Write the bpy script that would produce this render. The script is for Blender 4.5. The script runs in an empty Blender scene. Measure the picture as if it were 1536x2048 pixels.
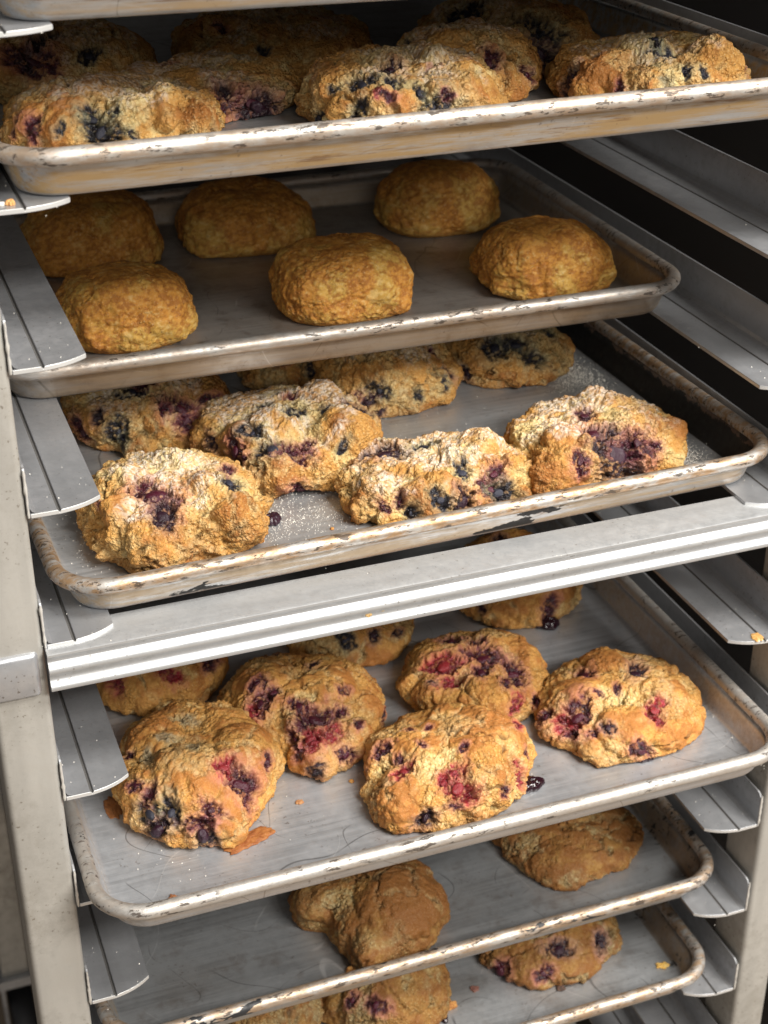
import bpy, math, random
import numpy as np
from mathutils import Vector, Matrix

# ------------------------------------------------------------------ camera, world, lights, exposure
SC = bpy.context.scene
COL = SC.collection
U = 0.001                                    # everything below is written in millimetres

cam_d = bpy.data.cameras.new("camera")
cam = bpy.data.objects.new("camera", cam_d)
COL.objects.link(cam)
cam_d.sensor_fit = 'HORIZONTAL'
cam_d.sensor_width = 36.0
cam_d.lens = 3077.36 / 1536 * 36.0
cam_d.clip_start, cam_d.clip_end = 0.01, 60.0
cam.location = (-70.50321 * U, -701.35254 * U, 450.12748 * U)
cam.rotation_euler = (1.07339, 0.0015, -0.35693)
cam_d.dof.use_dof = True
cam_d.dof.focus_distance = 0.86
cam_d.dof.aperture_fstop = 17.0
SC.camera = cam

world = bpy.data.worlds.new("World")
SC.world = world
world.use_nodes = True
bg = world.node_tree.nodes["Background"]
bg.inputs[0].default_value = (1.0, 0.97, 0.93, 1)
bg.inputs[1].default_value = 0.18

def panel_light(name, loc, rot, sx, sy, watts, color):
    d = bpy.data.lights.new(name, 'AREA')
    d.shape = 'RECTANGLE'
    d.size, d.size_y = sx, sy
    d.energy = watts
    d.color = color
    o = bpy.data.objects.new(name, d)
    o.location, o.rotation_euler = loc, rot
    COL.objects.link(o)
    return o

WARM = (1.0, 0.965, 0.91)
panel_light("ceiling_or_fill_light", (1.00, -0.90, 1.62), (0, 0, 0), 1.2, 0.5, 68, WARM)
panel_light("ceiling_or_fill_light", (1.30, -2.00, 1.62), (math.radians(15), 0, 0), 1.4, 0.5, 118, WARM)
panel_light("ceiling_or_fill_light", (-0.60, -3.60, 1.62), (math.radians(30), 0, 0), 1.4, 0.8, 34, WARM)  # added fill lamp, brightens the deep trays from the front left

SC.view_settings.view_transform = 'Standard'
SC.view_settings.look = 'None'
SC.view_settings.exposure = 0.0
SC.view_settings.gamma = 1.0
SC.cycles.max_bounces = 8
SC.cycles.use_denoising = True

# ------------------------------------------------------------------ small helpers
def mesh_obj(name, verts, faces, mat=None, parent=None, smooth=True, loc=None, rotz=0.0):
    me = bpy.data.meshes.new(name)
    v = np.asarray(verts, dtype=float) * U
    me.from_pydata(v.tolist(), [], faces)
    me.update()
    if smooth:
        me.polygons.foreach_set("use_smooth", [True] * len(me.polygons))
    if mat:
        me.materials.append(mat)
    o = bpy.data.objects.new(name, me)
    COL.objects.link(o)
    if parent is not None:
        o.parent = parent
    if loc is not None:
        o.location = Vector(loc) * U
    o.rotation_euler.z = rotz
    return o

def empty(name, loc, rotz=0.0):
    o = bpy.data.objects.new(name, None)
    o.empty_display_size = 0.02
    COL.objects.link(o)
    o.location = Vector(loc) * U
    o.rotation_euler.z = rotz
    return o

def tag(o, label=None, cat=None, group=None, kind=None):
    if label: o["label"] = label
    if cat: o["category"] = cat
    if group: o["group"] = group
    if kind: o["kind"] = kind
    return o

def bevel(o, w, seg=2, ang=40):
    m = o.modifiers.new("bevel", 'BEVEL')
    m.width = w * U
    m.segments = seg
    m.limit_method = 'ANGLE'
    m.angle_limit = math.radians(ang)
    m.harden_normals = True
    return o

def box(x0, x1, y0, y1, z0, z1):
    v = [(x, y, z) for z in (z0, z1) for y in (y0, y1) for x in (x0, x1)]
    f = [(0, 2, 3, 1), (4, 5, 7, 6), (0, 1, 5, 4), (2, 6, 7, 3), (0, 4, 6, 2), (1, 3, 7, 5)]
    return v, f

# ------------------------------------------------------------------ node helper
class NT:
    def __init__(self, name):
        self.mat = bpy.data.materials.new(name)
        self.mat.use_nodes = True
        self.t = self.mat.node_tree
        self.b = self.t.nodes["Principled BSDF"]
    def n(self, typ, **kw):
        nd = self.t.nodes.new(typ)
        for k, v in kw.items():
            if k in ('ins',):
                for kk, vv in v.items():
                    self.put(nd.inputs[kk], vv)
            else:
                setattr(nd, k, v)
        return nd
    def put(self, sock, v):
        if isinstance(v, bpy.types.NodeSocket):
            self.t.links.new(v, sock)
        else:
            if sock.type == 'RGBA' and isinstance(v, (tuple, list)) and len(v) == 3:
                v = (*v, 1)
            sock.default_value = v
    def coords(self, scale=(1, 1, 1), rot=(0, 0, 0), loc=(0, 0, 0), src='Object'):
        tc = self.n('ShaderNodeTexCoord')
        mp = self.n('ShaderNodeMapping', ins={'Scale': scale, 'Rotation': rot, 'Location': loc})
        self.t.links.new(tc.outputs[src], mp.inputs['Vector'])
        return mp.outputs[0]
    def noise(self, vec, scale, detail=4, rough=.55, dist=0.0):
        return self.n('ShaderNodeTexNoise', ins={'Vector': vec, 'Scale': scale, 'Detail': detail, 'Roughness': rough, 'Distortion': dist}).outputs['Fac']
    def voro(self, vec, scale, feature='F1'):
        nd = self.n('ShaderNodeTexVoronoi', feature=feature)
        self.put(nd.inputs['Vector'], vec); self.put(nd.inputs['Scale'], scale)
        return nd.outputs['Distance']
    def ramp(self, fac, lo, hi, a=0.0, b=1.0):
        nd = self.n('ShaderNodeMapRange', interpolation_type='SMOOTHSTEP')
        self.put(nd.inputs[0], fac)
        for i, v in ((1, lo), (2, hi), (3, a), (4, b)):
            self.put(nd.inputs[i], v)
        return nd.outputs[0]
    def math(self, op, a, b=0.0, clamp=False):
        nd = self.n('ShaderNodeMath', operation=op, use_clamp=clamp)
        self.put(nd.inputs[0], a); self.put(nd.inputs[1], b)
        return nd.outputs[0]
    def mix(self, fac, a, b, blend='MIX'):
        nd = self.n('ShaderNodeMix', data_type='RGBA', blend_type=blend)
        self.put(nd.inputs[0], fac); self.put(nd.inputs[6], a); self.put(nd.inputs[7], b)
        return nd.outputs[2]
    def xyz(self, vec):
        nd = self.n('ShaderNodeSeparateXYZ'); self.put(nd.inputs[0], vec)
        return nd.outputs
    def bump(self, h, strength, dist, normal=None):
        nd = self.n('ShaderNodeBump', ins={'Height': h, 'Strength': strength, 'Distance': dist})
        if normal is not None: self.put(nd.inputs['Normal'], normal)
        return nd.outputs[0]
    def out(self, **kw):
        for k, v in kw.items():
            self.put(self.b.inputs[k.replace('_', ' ')], v)
        return self.mat

# ------------------------------------------------------------------ metals
def rack_metal(name, base, metallic, rough, grime=.35, along=(1, 1, 1), tint=(0.20, 0.17, 0.13)):
    m = NT(name)
    p = m.coords()
    pb = m.coords(scale=along)
    big = m.noise(p, 9, 4)
    fine = m.noise(p, 140, 5, .65)
    brush = m.noise(pb, 60, 4, .6)
    spot = m.math('MULTIPLY', m.ramp(m.noise(p, 420, 2, .5), .66, .72), m.ramp(big, .4, .6))
    g = m.math('MULTIPLY', m.ramp(m.math('ADD', m.math('MULTIPLY', big, .6), m.math('MULTIPLY', fine, .4)), .45, .68), grime)
    c = m.mix(g, base, tint)
    c = m.mix(m.ramp(brush, .35, .7, 0, .28), c, tuple(x * .55 for x in base))
    c = m.mix(m.math('MULTIPLY', spot, .6), c, (0.10, 0.07, 0.04))
    r = m.math('ADD', m.ramp(fine, .3, .7, rough - .07, rough + .09), m.math('MULTIPLY', g, .25))
    h = m.math('ADD', m.math('MULTIPLY', brush, .5), m.math('MULTIPLY', m.noise(p, 300, 3), .5))
    return m.out(Base_Color=c, Metallic=m.ramp(g, 0, 1, metallic, metallic * .5), Roughness=r, Normal=m.bump(h, .25, .0006))

M_POST = rack_metal("post_aluminium", (0.46, 0.445, 0.41), .35, .50, .6, (1, 1, .15))
M_RUNNER = rack_metal("runner_aluminium", (0.50, 0.51, 0.53), .66, .36, .34, (1, .06, 1), (0.16, 0.14, 0.13))
M_GROOVE = NT("groove_dark").out(Base_Color=(0.13, 0.125, 0.12), Roughness=.6, Metallic=.3)  # darker colour on the groove faces
M_CUT = NT("cut_edge_aluminium").out(Base_Color=(0.66, 0.66, 0.65), Roughness=.42, Metallic=.5)
M_WELD = NT("weld_bead").out(Base_Color=(0.62, 0.60, 0.56), Roughness=.45, Metallic=.4)
M_BRACE = rack_metal("brace_aluminium", (0.52, 0.53, 0.54), .60, .45, .45, (.04, 1, 1), (0.30, 0.28, 0.25))

def pan_mat(name, tan=.4, fleck=.4, black=0.0, carbon=0.0, base=(0.50, 0.51, 0.52), peel=0.0, dirt=.2, right=0.0, off=0.0):
    """worn sheet-pan aluminium; tan = baked-on film outside, carbon = black crust on the inner right wall"""
    m = NT(name)
    p = m.coords(loc=(off, off * .7, 0))
    raw = m.coords()
    x, y, z = m.xyz(raw)[0], m.xyz(raw)[1], m.xyz(raw)[2]
    st = m.coords(scale=(.07, 1, 1), loc=(off, 0, 0))
    brush = m.noise(m.coords(scale=(.035, 1, 1), rot=(0, 0, .04)), 420, 4, .6)
    big = m.noise(p, 14, 4)
    fine = m.noise(p, 220, 5, .65)
    c = m.mix(m.math('MULTIPLY', m.ramp(brush, .35, .68, 0, .55), m.ramp(m.noise(p, 30, 3), .35, .65, .25, 1)), base, tuple(v * .50 for v in base))
    c = m.mix(m.ramp(big, .45, .75, 0, dirt), c, (0.24, 0.19, 0.14))
    c = m.mix(m.math('MULTIPLY', m.ramp(m.noise(p, 48, 5, .7), .50, .74), min(.75, dirt * 1.6)), c, (0.17, 0.13, 0.10))
    # long dark scratches on the floor
    def hair(scale, lo, hi, w, seed):
        q = m.noise(m.coords(loc=(off + seed, seed * .7, 0), rot=(0, 0, seed)), scale, .6, .4)
        t = m.math('ABSOLUTE', m.math('SUBTRACT', q, .5))
        return m.math('MULTIPLY', m.ramp(t, w, w * 2.6, 1, 0), m.ramp(m.noise(p, 17 + seed, 2), lo, hi))
    scr = m.math('MAXIMUM', hair(9, .46, .56, .0009, .3), hair(14, .48, .58, .0011, 1.7))
    scr2 = hair(11, .48, .58, .0010, 2.9)
    c = m.mix(m.math('MULTIPLY', scr, .55), c, (0.06, 0.055, 0.05))
    c = m.mix(m.math('MULTIPLY', scr2, .3), c, (0.8, 0.8, 0.8))
    # film on the outside walls and under the bead
    geo = m.n('ShaderNodeNewGeometry')
    nz = m.xyz(geo.outputs['Normal'])[2]
    wall = m.ramp(m.math('ABSOLUTE', nz), .5, .85, 1, 0)
    film = m.ramp(m.noise(st, 150, 6, .72), .36, .60)
    film = m.math('MULTIPLY', m.math('MULTIPLY', film, wall), tan)
    c = m.mix(film, c, (0.40, 0.27, 0.13))
    film2 = m.math('MULTIPLY', m.math('MULTIPLY', m.ramp(m.noise(st, 260, 5, .72), .56, .68), wall), tan)
    c = m.mix(m.math('MULTIPLY', film2, .8), c, (0.20, 0.11, 0.05))
    met = m.ramp(film, 0, 1, .62, .25)
    rgh = m.math('ADD', m.ramp(fine, .3, .7, .34, .48), m.math('MULTIPLY', film, .15))
    blk = None
    if peel > 0:
        # black peeled patches on the front outer wall
        pk = m.noise(m.coords(scale=(.35, 1, .9), loc=(off + .33, 0, 0)), 34, 6, .62)
        fr = m.math('MULTIPLY', m.ramp(y, .008, .012, 1, 0), wall)
        blk = m.math('MULTIPLY', m.ramp(m.math('ADD', pk, m.ramp(m.math('ABSOLUTE', m.math('SUBTRACT', x, .018)), .035, .10, .115, 0)), .60, .612), fr)
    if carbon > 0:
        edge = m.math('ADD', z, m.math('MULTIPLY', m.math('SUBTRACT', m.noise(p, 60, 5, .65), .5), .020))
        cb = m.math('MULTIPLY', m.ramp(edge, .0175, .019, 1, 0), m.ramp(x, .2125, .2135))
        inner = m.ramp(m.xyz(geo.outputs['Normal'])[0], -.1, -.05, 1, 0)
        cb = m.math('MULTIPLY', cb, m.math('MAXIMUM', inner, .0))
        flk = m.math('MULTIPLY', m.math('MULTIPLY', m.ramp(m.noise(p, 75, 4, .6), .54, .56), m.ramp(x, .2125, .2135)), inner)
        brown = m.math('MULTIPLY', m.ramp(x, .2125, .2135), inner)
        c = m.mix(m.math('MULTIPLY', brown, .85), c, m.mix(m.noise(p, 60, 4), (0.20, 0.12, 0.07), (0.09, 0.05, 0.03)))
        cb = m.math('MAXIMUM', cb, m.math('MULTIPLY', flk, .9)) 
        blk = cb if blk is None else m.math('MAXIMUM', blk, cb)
    if right > 0:
        # speckled brown grease inside the right wall and corner
        inner = m.ramp(m.xyz(geo.outputs['Normal'])[0], -.1, -.05, 1, 0)
        rr = m.math('MULTIPLY', m.ramp(x, .2080, .2125), inner)
        c = m.mix(m.math('MULTIPLY', rr, m.ramp(m.noise(p, 50, 4), .3, .6, .35, .8 * right)), c, (0.26, 0.19, 0.13))
        sp = m.math('MULTIPLY', m.ramp(m.noise(p, 190, 5, .65), .55, .60), m.ramp(m.noise(p, 30, 3), .42, .55))
        blk2 = m.math('MULTIPLY', m.math('MULTIPLY', sp, m.ramp(x, .2060, .2090)), right)
        blk = blk2 if blk is None else m.math('MAXIMUM', blk, blk2)
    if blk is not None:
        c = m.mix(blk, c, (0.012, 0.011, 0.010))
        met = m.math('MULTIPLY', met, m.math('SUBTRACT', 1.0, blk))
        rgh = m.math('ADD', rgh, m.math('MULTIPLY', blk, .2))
    sp = m.math('MULTIPLY', m.ramp(m.noise(p, 330, 3, .6), .64, .70), m.ramp(m.noise(p, 25, 3), .40, .6))
    c = m.mix(m.math('MULTIPLY', sp, .55), c, (0.12, 0.08, 0.05))
    h = m.math('ADD', m.math('MULTIPLY', brush, .6), m.math('MULTIPLY', fine, .4))
    return m.out(Base_Color=c, Metallic=met, Roughness=rgh, Normal=m.bump(h, .35, .0006))

def rim_mat(name, fleck=.5, black=0.0, warm=.4, off=0.0):
    m = NT(name)
    p = m.coords(loc=(off, 0, 0))
    st = m.coords(scale=(.30, 1, 1), loc=(off, 0, 0))
    fine = m.noise(p, 260, 5, .65)
    c = m.mix(m.ramp(m.noise(st, 190, 6, .70), .38, .60, 0, min(1, warm * 1.3)), (0.54, 0.52, 0.49), (0.42, 0.27, 0.15))
    c = m.mix(m.ramp(m.noise(p, 18, 3), .45, .65, 0, warm * .8), c, (0.42, 0.30, 0.20))
    fk = m.math('MULTIPLY', m.ramp(m.noise(st, 300, 5, .72), .55, .60), m.ramp(m.noise(p, 28, 3), .60 - fleck * .38, .66 - fleck * .3))
    c = m.mix(m.math('MULTIPLY', fk, .9), c, (0.045, 0.03, 0.02))
    met = m.math('MULTIPLY', .68, m.math('SUBTRACT', 1.0, m.math('MULTIPLY', fk, .8)))
    if black > 0:
        bk = m.ramp(m.noise(m.coords(scale=(.4, 1, 1), loc=(off + .2, 0, 0)), 75, 4, .6), .66 - black * .12, .67 - black * .12)
        c = m.mix(bk, c, (0.02, 0.02, 0.022))
        met = m.math('MULTIPLY', met, m.math('SUBTRACT', 1.0, bk))
    return m.out(Base_Color=c, Metallic=met, Roughness=m.ramp(fine, .3, .7, .40, .60), Normal=m.bump(m.math('ADD', fine, m.math('MULTIPLY', fk, .5)), .3, .0007))

# ------------------------------------------------------------------ sheet pans
def rrect(hw, hd, r, z, seg=9):
    pts = []
    for cx, cy, a0 in ((hw - r, -hd + r, -90), (hw - r, hd - r, 0), (-hw + r, hd - r, 90), (-hw + r, -hd + r, 180)):
        for i in range(seg + 1):
            a = math.radians(a0 + 90 * i / seg)
            pts.append((cx + r * math.cos(a), cy + r * math.sin(a), z))
    return pts

def loft(loops, close_first=False, close_last=False, ring=False):
    n = len(loops[0])
    v = [p for l in loops for p in l]
    f = []
    k = len(loops)
    for i in range(k if ring else k - 1):
        a, b = i * n, ((i + 1) % k) * n
        for j in range(n):
            j2 = (j + 1) % n
            f.append((a + j, a + j2, b + j2, b + j))
    if close_first: f.append(tuple(range(n - 1, -1, -1)))
    if close_last: f.append(tuple((k - 1) * n + j for j in range(n)))
    return v, f

def sheet_pan(cx, yf, z, w, d, rotz, mats, label):
    """origin at the middle of the front bead line, on the runner"""
    root = empty("sheet_pan", (cx, yf, z), rotz)
    hw, hd = w / 2, d / 2
    def L(ins, zz):
        return [(x, y + hd, q) for x, y, q in rrect(hw - ins, hd - ins, max(30 - ins * .9, 9), zz)]
    prof = [(40, 1.2), (13.5, 1.2), (12.2, 1.25), (10.8, 1.7), (9.6, 2.8), (9.0, 4.4), (6.0, 15), (3.6, 22.0),
            (2.4, 21.0), (4.0, 17.0), (7.6, 5.0), (8.4, 3.0), (9.6, 1.2), (11.4, .25), (13.5, 0), (40, 0)]
    v, f = loft([L(*q) for q in prof], True, True)
    f = [tuple(reversed(q)) for q in f]
    mesh_obj("pan_body", v, f, mats[0], root)
    loops = []
    for i in range(16):
        a = 2 * math.pi * i / 16
        loops.append(L(4.6 * math.cos(a), 21.6 + 4.5 * math.sin(a)))
    v, f = loft(loops, ring=True)
    mesh_obj("rolled_rim", v, f, mats[1], root)
    tag(root, label, "baking tray", "sheet pans in the rack")
    return root

# ------------------------------------------------------------------ floor and added walls round the rack
M_DARKWALL = NT("dark_wall").out(Base_Color=(0.034, 0.030, 0.028), Roughness=.8)  # dark walls added to keep ambient light out of the rack
mf = NT("quarry_tile_floor")
pf = mf.coords()
M_FLOOR = mf.out(Base_Color=mf.mix(mf.noise(pf, 8, 5), (0.30, 0.24, 0.18), (0.18, 0.13, 0.09)), Roughness=.55)
FLOOR_Z = -945
v, f = box(-1600, 2200, -3200, 1300, FLOOR_Z - 30, FLOOR_Z)
tag(mesh_obj("floor", v, f, M_FLOOR, smooth=False), kind="structure")
v, f = box(-1600, 560, 900, 940, FLOOR_Z, 1000)
tag(mesh_obj("added_back_wall", v, f, M_DARKWALL, smooth=False), kind="structure")
v, f = box(560, 600, 30, 940, FLOOR_Z, 1000)
tag(mesh_obj("added_side_wall", v, f, M_DARKWALL, smooth=False), kind="structure")

# ------------------------------------------------------------------ rack
PITCH, GAP = 78.72, 23.17
def RZ(k):
    return -(k - 5) * PITCH - (GAP if k > 5 else 0)
RW, RD = 470.0, 640.0

rack = empty("bakery_rack", (RW / 2, RD / 2, FLOOR_Z))
tag(rack, "tall aluminium bakery rack with angled tray runners and a ribbed front crossbar", "bakery rack")
OX, OY, OZ = -RW / 2, -RD / 2, -FLOOR_Z
def rpart(name, v, f, mat, smooth=True):
    v = [(a + OX, b + OY, c + OZ) for a, b, c in v]
    return mesh_obj(name, v, f, mat, rack, smooth)

def post(x0, x1, y0, y1):
    loops = []
    for z in (-800, -790, -400, -200, 0, 200, 420, 560):
        loops.append([(x + (x0 + x1) / 2, y + (y0 + y1) / 2, z) for x, y, _ in rrect((x1 - x0) / 2, (y1 - y0) / 2, 3.5, z, 4)])
    v, f = loft(loops, True, True)
    return rpart("post", v, f, M_POST)
post(-32, -1.6, 0.2, 38)
post(474, 502, 0.2, 40)
post(-32, -1.6, RD - 38, RD)
post(474, 502, RD - 38, RD)

# rounded collar welded round the front left post, level with the crossbar
loops = []
for dz, g in ((-29.5, .3), (-29, 2.2), (-27.5, 3.0), (-5, 3.0), (-3.2, 2.2), (-2.4, .3)):
    loops.append([(x - 19.5, y + 19, dz) for x, y, _ in rrect(13.3 + g * .3, 18.8 + g, 4, dz, 5)])
v, f = loft(loops, True, True)
rpart("collar", v, f, M_RUNNER)

def runner(k, side):
    """L section: groove in the ledge, web against the posts, rounded front nose"""
    z = RZ(k)
    th = 2.6
    gx, gw, iw = 14.8, .9, 37.3
    # ledge outline in plan: list of (x, y_front)
    def yf(x):
        if x <= gx: return 0.0
        t = (x - gx) / (iw - gx)
        return 9.3 * (.35 * t + .65 * t ** 2.6)
    xs = [0.0, 5, 10, gx - gw, gx, gx + gw, 19, 23, 27, 30, 32.5, 34.5, 36, 36.9, iw]
    dz = [0] * len(xs)
    dz[4] = -1.5
    top_f = [(x, yf(x), z + d) for x, d in zip(xs, dz)]
    top_b = [(x, RD, z + d) for x, d in zip(xs, dz)]
    top_e = [(x, yf(x) + .5, z + d + .0) for x, d in zip(xs, dz)]
    bot_f = [(x, yf(x), z - th) for x in xs]
    bot_b = [(x, RD, z - th) for x in xs]
    v = top_f + top_b + bot_f + bot_b
    n = len(xs)
    f = []
    for i in range(n - 1):
        f.append((i, i + 1, n + i + 1, n + i))
        f.append((2 * n + i, 3 * n + i, 3 * n + i + 1, 2 * n + i + 1))
        f.append((i, 2 * n + i, 2 * n + i + 1, i + 1))
        f.append((n + i, n + i + 1, 3 * n + i + 1, 3 * n + i))
    f.append((n - 1, 3 * n - 1, 4 * n - 1, 2 * n - 1))
    f.append((0, n, 3 * n, 2 * n))
    # web
    b = len(v)
    prof = [(0.0, -2.0), (0.0, 21), (2.2, 25), (5.0, 26)]
    web = []
    for x in (-1.5, 0.02):
        for y, q in prof: web.append((x, y, z + q))
        web += [(x, RD, z + 26), (x, RD, z - 2.0)]
    v += web
    m = len(prof) + 2
    f.append(tuple(b + i for i in range(m)))
    f.append(tuple(b + m + i for i in reversed(range(m))))
    for i in range(m):
        j = (i + 1) % m
        f.append((b + i, b + m + i, b + m + j, b + j))
    # small fillet where web meets ledge
    c = len(v)
    v += [(0.02, .3, z + 3.2), (1.0, .3, z + 1.1), (3.2, .3, z + .02), (0.02, RD, z + 3.2), (1.0, RD, z + 1.1), (3.2, RD, z + .02)]
    f += [(c, c + 1, c + 4, c + 3), (c + 1, c + 2, c + 5, c + 4)]
    if side == 'R':
        v = [(RW - x, y, q) for x, y, q in v]
        f = [tuple(reversed(q)) for q in f]
    o = rpart("runner", v, f, M_RUNNER, smooth=False)
    o.data.materials.append(M_GROOVE)
    o.data.materials.append(M_CUT)
    for pl in o.data.polygons:
        if pl.index in (12, 16): pl.material_index = 1
        elif pl.index < 56 and pl.index % 4 == 2: pl.material_index = 2
    bevel(o, .35, 1, 50)
    # lumpy weld between web and post, on the corner that faces the room
    wv, wf = [], []
    rnd = random.Random(k * 2 + (side == 'R'))
    for i in range(12):
        q = z - 2 + 27 * i / 11
        r_ = rnd.uniform(.5, 1.15) * (.4 if i in (0, 11) else 1)
        for j in range(6):
            a = 2 * math.pi * j / 6
            wv.append((-.9 + r_ * math.cos(a) + rnd.uniform(-.25, .25), -.1 + .6 * r_ * math.sin(a), q))
    for i in range(11):
        for j in range(6):
            wf.append((i * 6 + j, i * 6 + (j + 1) % 6, (i + 1) * 6 + (j + 1) % 6, (i + 1) * 6 + j))
    if side == 'R':
        wv = [(RW - x, y, q) for x, y, q in wv]
    rpart("weld_bead", wv, wf, M_WELD)
    return o
for k in range(0, 13):
    runner(k, 'L')
    runner(k, 'R')

# front and rear crossbars: ribbed extrusion with a flat top flange
M_BR = M_BRACE
def crossbar(y0, sgn):
    prof = [(22, -2.3), (-5.0, -2.3), (-6.2, -2.9), (-6.2, -4.2), (-5.0, -5.2), (-4.2, -6.6), (-4.4, -8.2), (-6.0, -9.3), (-7.4, -10.6), (-8.0, -12.4),
            (-7.6, -14.2), (-6.2, -15.8), (-5.2, -17.4), (-5.2, -19.2), (-6.4, -20.6), (-7.8, -21.6), (-8.2, -23.2), (-7.6, -24.8), (-6.0, -25.4),
            (-3.2, -25.4), (-3.2, -4.4), (22, -4.4)]
    v, f = [], []
    xs = [-1.2, 60, 120, 180, 240, 300, 360, 420, 473.5]
    for x in xs:
        for y, q in prof: v.append((x, y0 + sgn * y, q))
    n = len(prof)
    for i in range(len(xs) - 1):
        for j in range(n):
            j2 = (j + 1) % n
            f.append((i * n + j, i * n + j2, (i + 1) * n + j2, (i + 1) * n + j))
    f.append(tuple(range(n))); f.append(tuple((len(xs) - 1) * n + j for j in reversed(range(n))))
    o = rpart("crossbar", v, f, M_BR)
    m = o.modifiers.new("es", 'EDGE_SPLIT'); m.split_angle = math.radians(48)
crossbar(0, 1)
crossbar(RD, -1)

# bottom frame and casters
v, f = box(476, 500, 40.2, RD - 38.2, -795, -745); rpart("side_rail", v, f, M_POST, False)
M_RUBBER = NT("caster_rubber").out(Base_Color=(0.012, 0.012, 0.014), Roughness=.55)
def caster(x, y):
    fork, ff = [], []
    for a in (box(x - 22, x + 22, y - 26, y + 26, -812, -800.2), box(x - 20, x - 16, y - 16, y + 16, -900, -812.2), box(x + 16, x + 20, y - 16, y + 16, -900, -812.2)):
        o = len(fork); fork += a[0]; ff += [tuple(i + o for i in q) for q in a[1]]
    c = rpart("caster", fork, ff, M_RUNNER, False)
    loops = []
    for dx, r in ((-13, 40), (-13, 48), (-10, 52), (10, 52), (13, 48), (13, 40)):
        loops.append([(x + dx + OX, y + 52 * 0 + r * math.cos(t) + OY, -892 + r * math.sin(t) + OZ) for t in [2 * math.pi * i / 32 for i in range(32)]])
    v, f = loft(loops, True, True)
    mesh_obj("wheel", v, f, M_RUBBER, c)
for x in (-15, 487):
    for y in (19, RD - 19):
        caster(x, y)

# ------------------------------------------------------------------ the sheet pans
PW = 447
P_CLEAN = pan_mat("pan_clean", tan=.35, base=(0.54, 0.555, 0.58), dirt=.12, off=.0)
P_TAN = pan_mat("pan_tan", tan=1.0, off=.31)
P_TAN2 = pan_mat("pan_tan_upper", tan=.85, off=.77)
P_SMOOTH = pan_mat("pan_smooth", tan=.35, base=(0.40, 0.37, 0.34), dirt=.8, off=.53, right=.25)
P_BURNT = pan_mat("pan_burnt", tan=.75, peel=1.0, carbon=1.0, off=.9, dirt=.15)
P_GREASE = pan_mat("pan_greasy", tan=.6, right=1.0, off=1.3, base=(0.40, 0.41, 0.42), dirt=.3)
P_GREASE2 = pan_mat("pan_greasy_lower", tan=.6, right=1.0, off=1.9, base=(0.46, 0.47, 0.48), dirt=.25)
R_CLEAN = rim_mat("rim_clean", fleck=.45, warm=.15, off=.1)
R_TAN = rim_mat("rim_tan", fleck=.85, warm=.45, off=.4)
R_TAN2 = rim_mat("rim_tan_upper", fleck=.6, warm=.6, off=.8)
R_SMOOTH = rim_mat("rim_smooth", fleck=.45, warm=.3, off=1.2)
R_BURNT = rim_mat("rim_burnt", fleck=1.15, warm=.8, off=1.6)
R_GREASE = rim_mat("rim_greasy", fleck=1.0, warm=.6, black=.6, off=2.1)
R_GREASE2 = rim_mat("rim_greasy_lower", fleck=.9, warm=.65, black=.2, off=2.6)
PD = 640
sheet_pan(231, -6, RZ(1), PW, PD, -.05, (P_TAN2, R_TAN2), "tan stained baking tray cut off by the top edge of the photo")
sheet_pan(230, 3, RZ(2), PW, PD, .012, (P_TAN, R_TAN), "tan stained baking tray on the highest tier that shows its berry scones")
sheet_pan(227, 126, RZ(4), PW, 312, -.01, (P_SMOOTH, R_SMOOTH), "shallow half size baking tray pushed back, holding the smooth golden biscuits")
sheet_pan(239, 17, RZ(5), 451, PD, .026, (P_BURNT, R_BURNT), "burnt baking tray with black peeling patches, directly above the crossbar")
sheet_pan(231, -44, RZ(7), PW, PD, .0, (P_CLEAN, R_CLEAN), "clean bright baking tray sticking out under the crossbar with berry scones")
sheet_pan(235, 16, RZ(9), PW, PD, .0, (P_GREASE, R_GREASE), "greasy baking tray with speckled black rim, holding two plain biscuits")
sheet_pan(228, 1, RZ(10), PW, PD, .0, (P_GREASE2, R_GREASE2), "lowest baking tray in the photo, under the one with two plain biscuits")

# ------------------------------------------------------------------ numpy noise
def _hash(ix, iy, iz, seed):
    h = (ix.astype(np.int64) * 374761393 + iy.astype(np.int64) * 668265263 + iz.astype(np.int64) * 2147483647 + seed * 974634777) & 0xFFFFFFFF
    h = ((h ^ (h >> 13)) * 1274126177) & 0xFFFFFFFF
    h = ((h ^ (h >> 16)) * 2246822519) & 0xFFFFFFFF
    h = h ^ (h >> 15)
    return h.astype(np.float64) / 4294967296.0

def vnoise(p, seed):
    i = np.floor(p).astype(np.int64)
    t = p - i
    t = t * t * (3 - 2 * t)
    r = 0
    for dx in (0, 1):
        wx = t[:, 0] if dx else 1 - t[:, 0]
        for dy in (0, 1):
            wy = t[:, 1] if dy else 1 - t[:, 1]
            for dz in (0, 1):
                wz = t[:, 2] if dz else 1 - t[:, 2]
                r = r + wx * wy * wz * _hash(i[:, 0] + dx, i[:, 1] + dy, i[:, 2] + dz, seed)
    return r

def fbm(p, seed, octv=3):
    r, a, s = 0, .5, 0
    for o in range(octv):
        r = r + a * vnoise(p * 2 ** o + 7.3 * o, seed + o)
        s += a
        a *= .55
    return r / s

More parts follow.
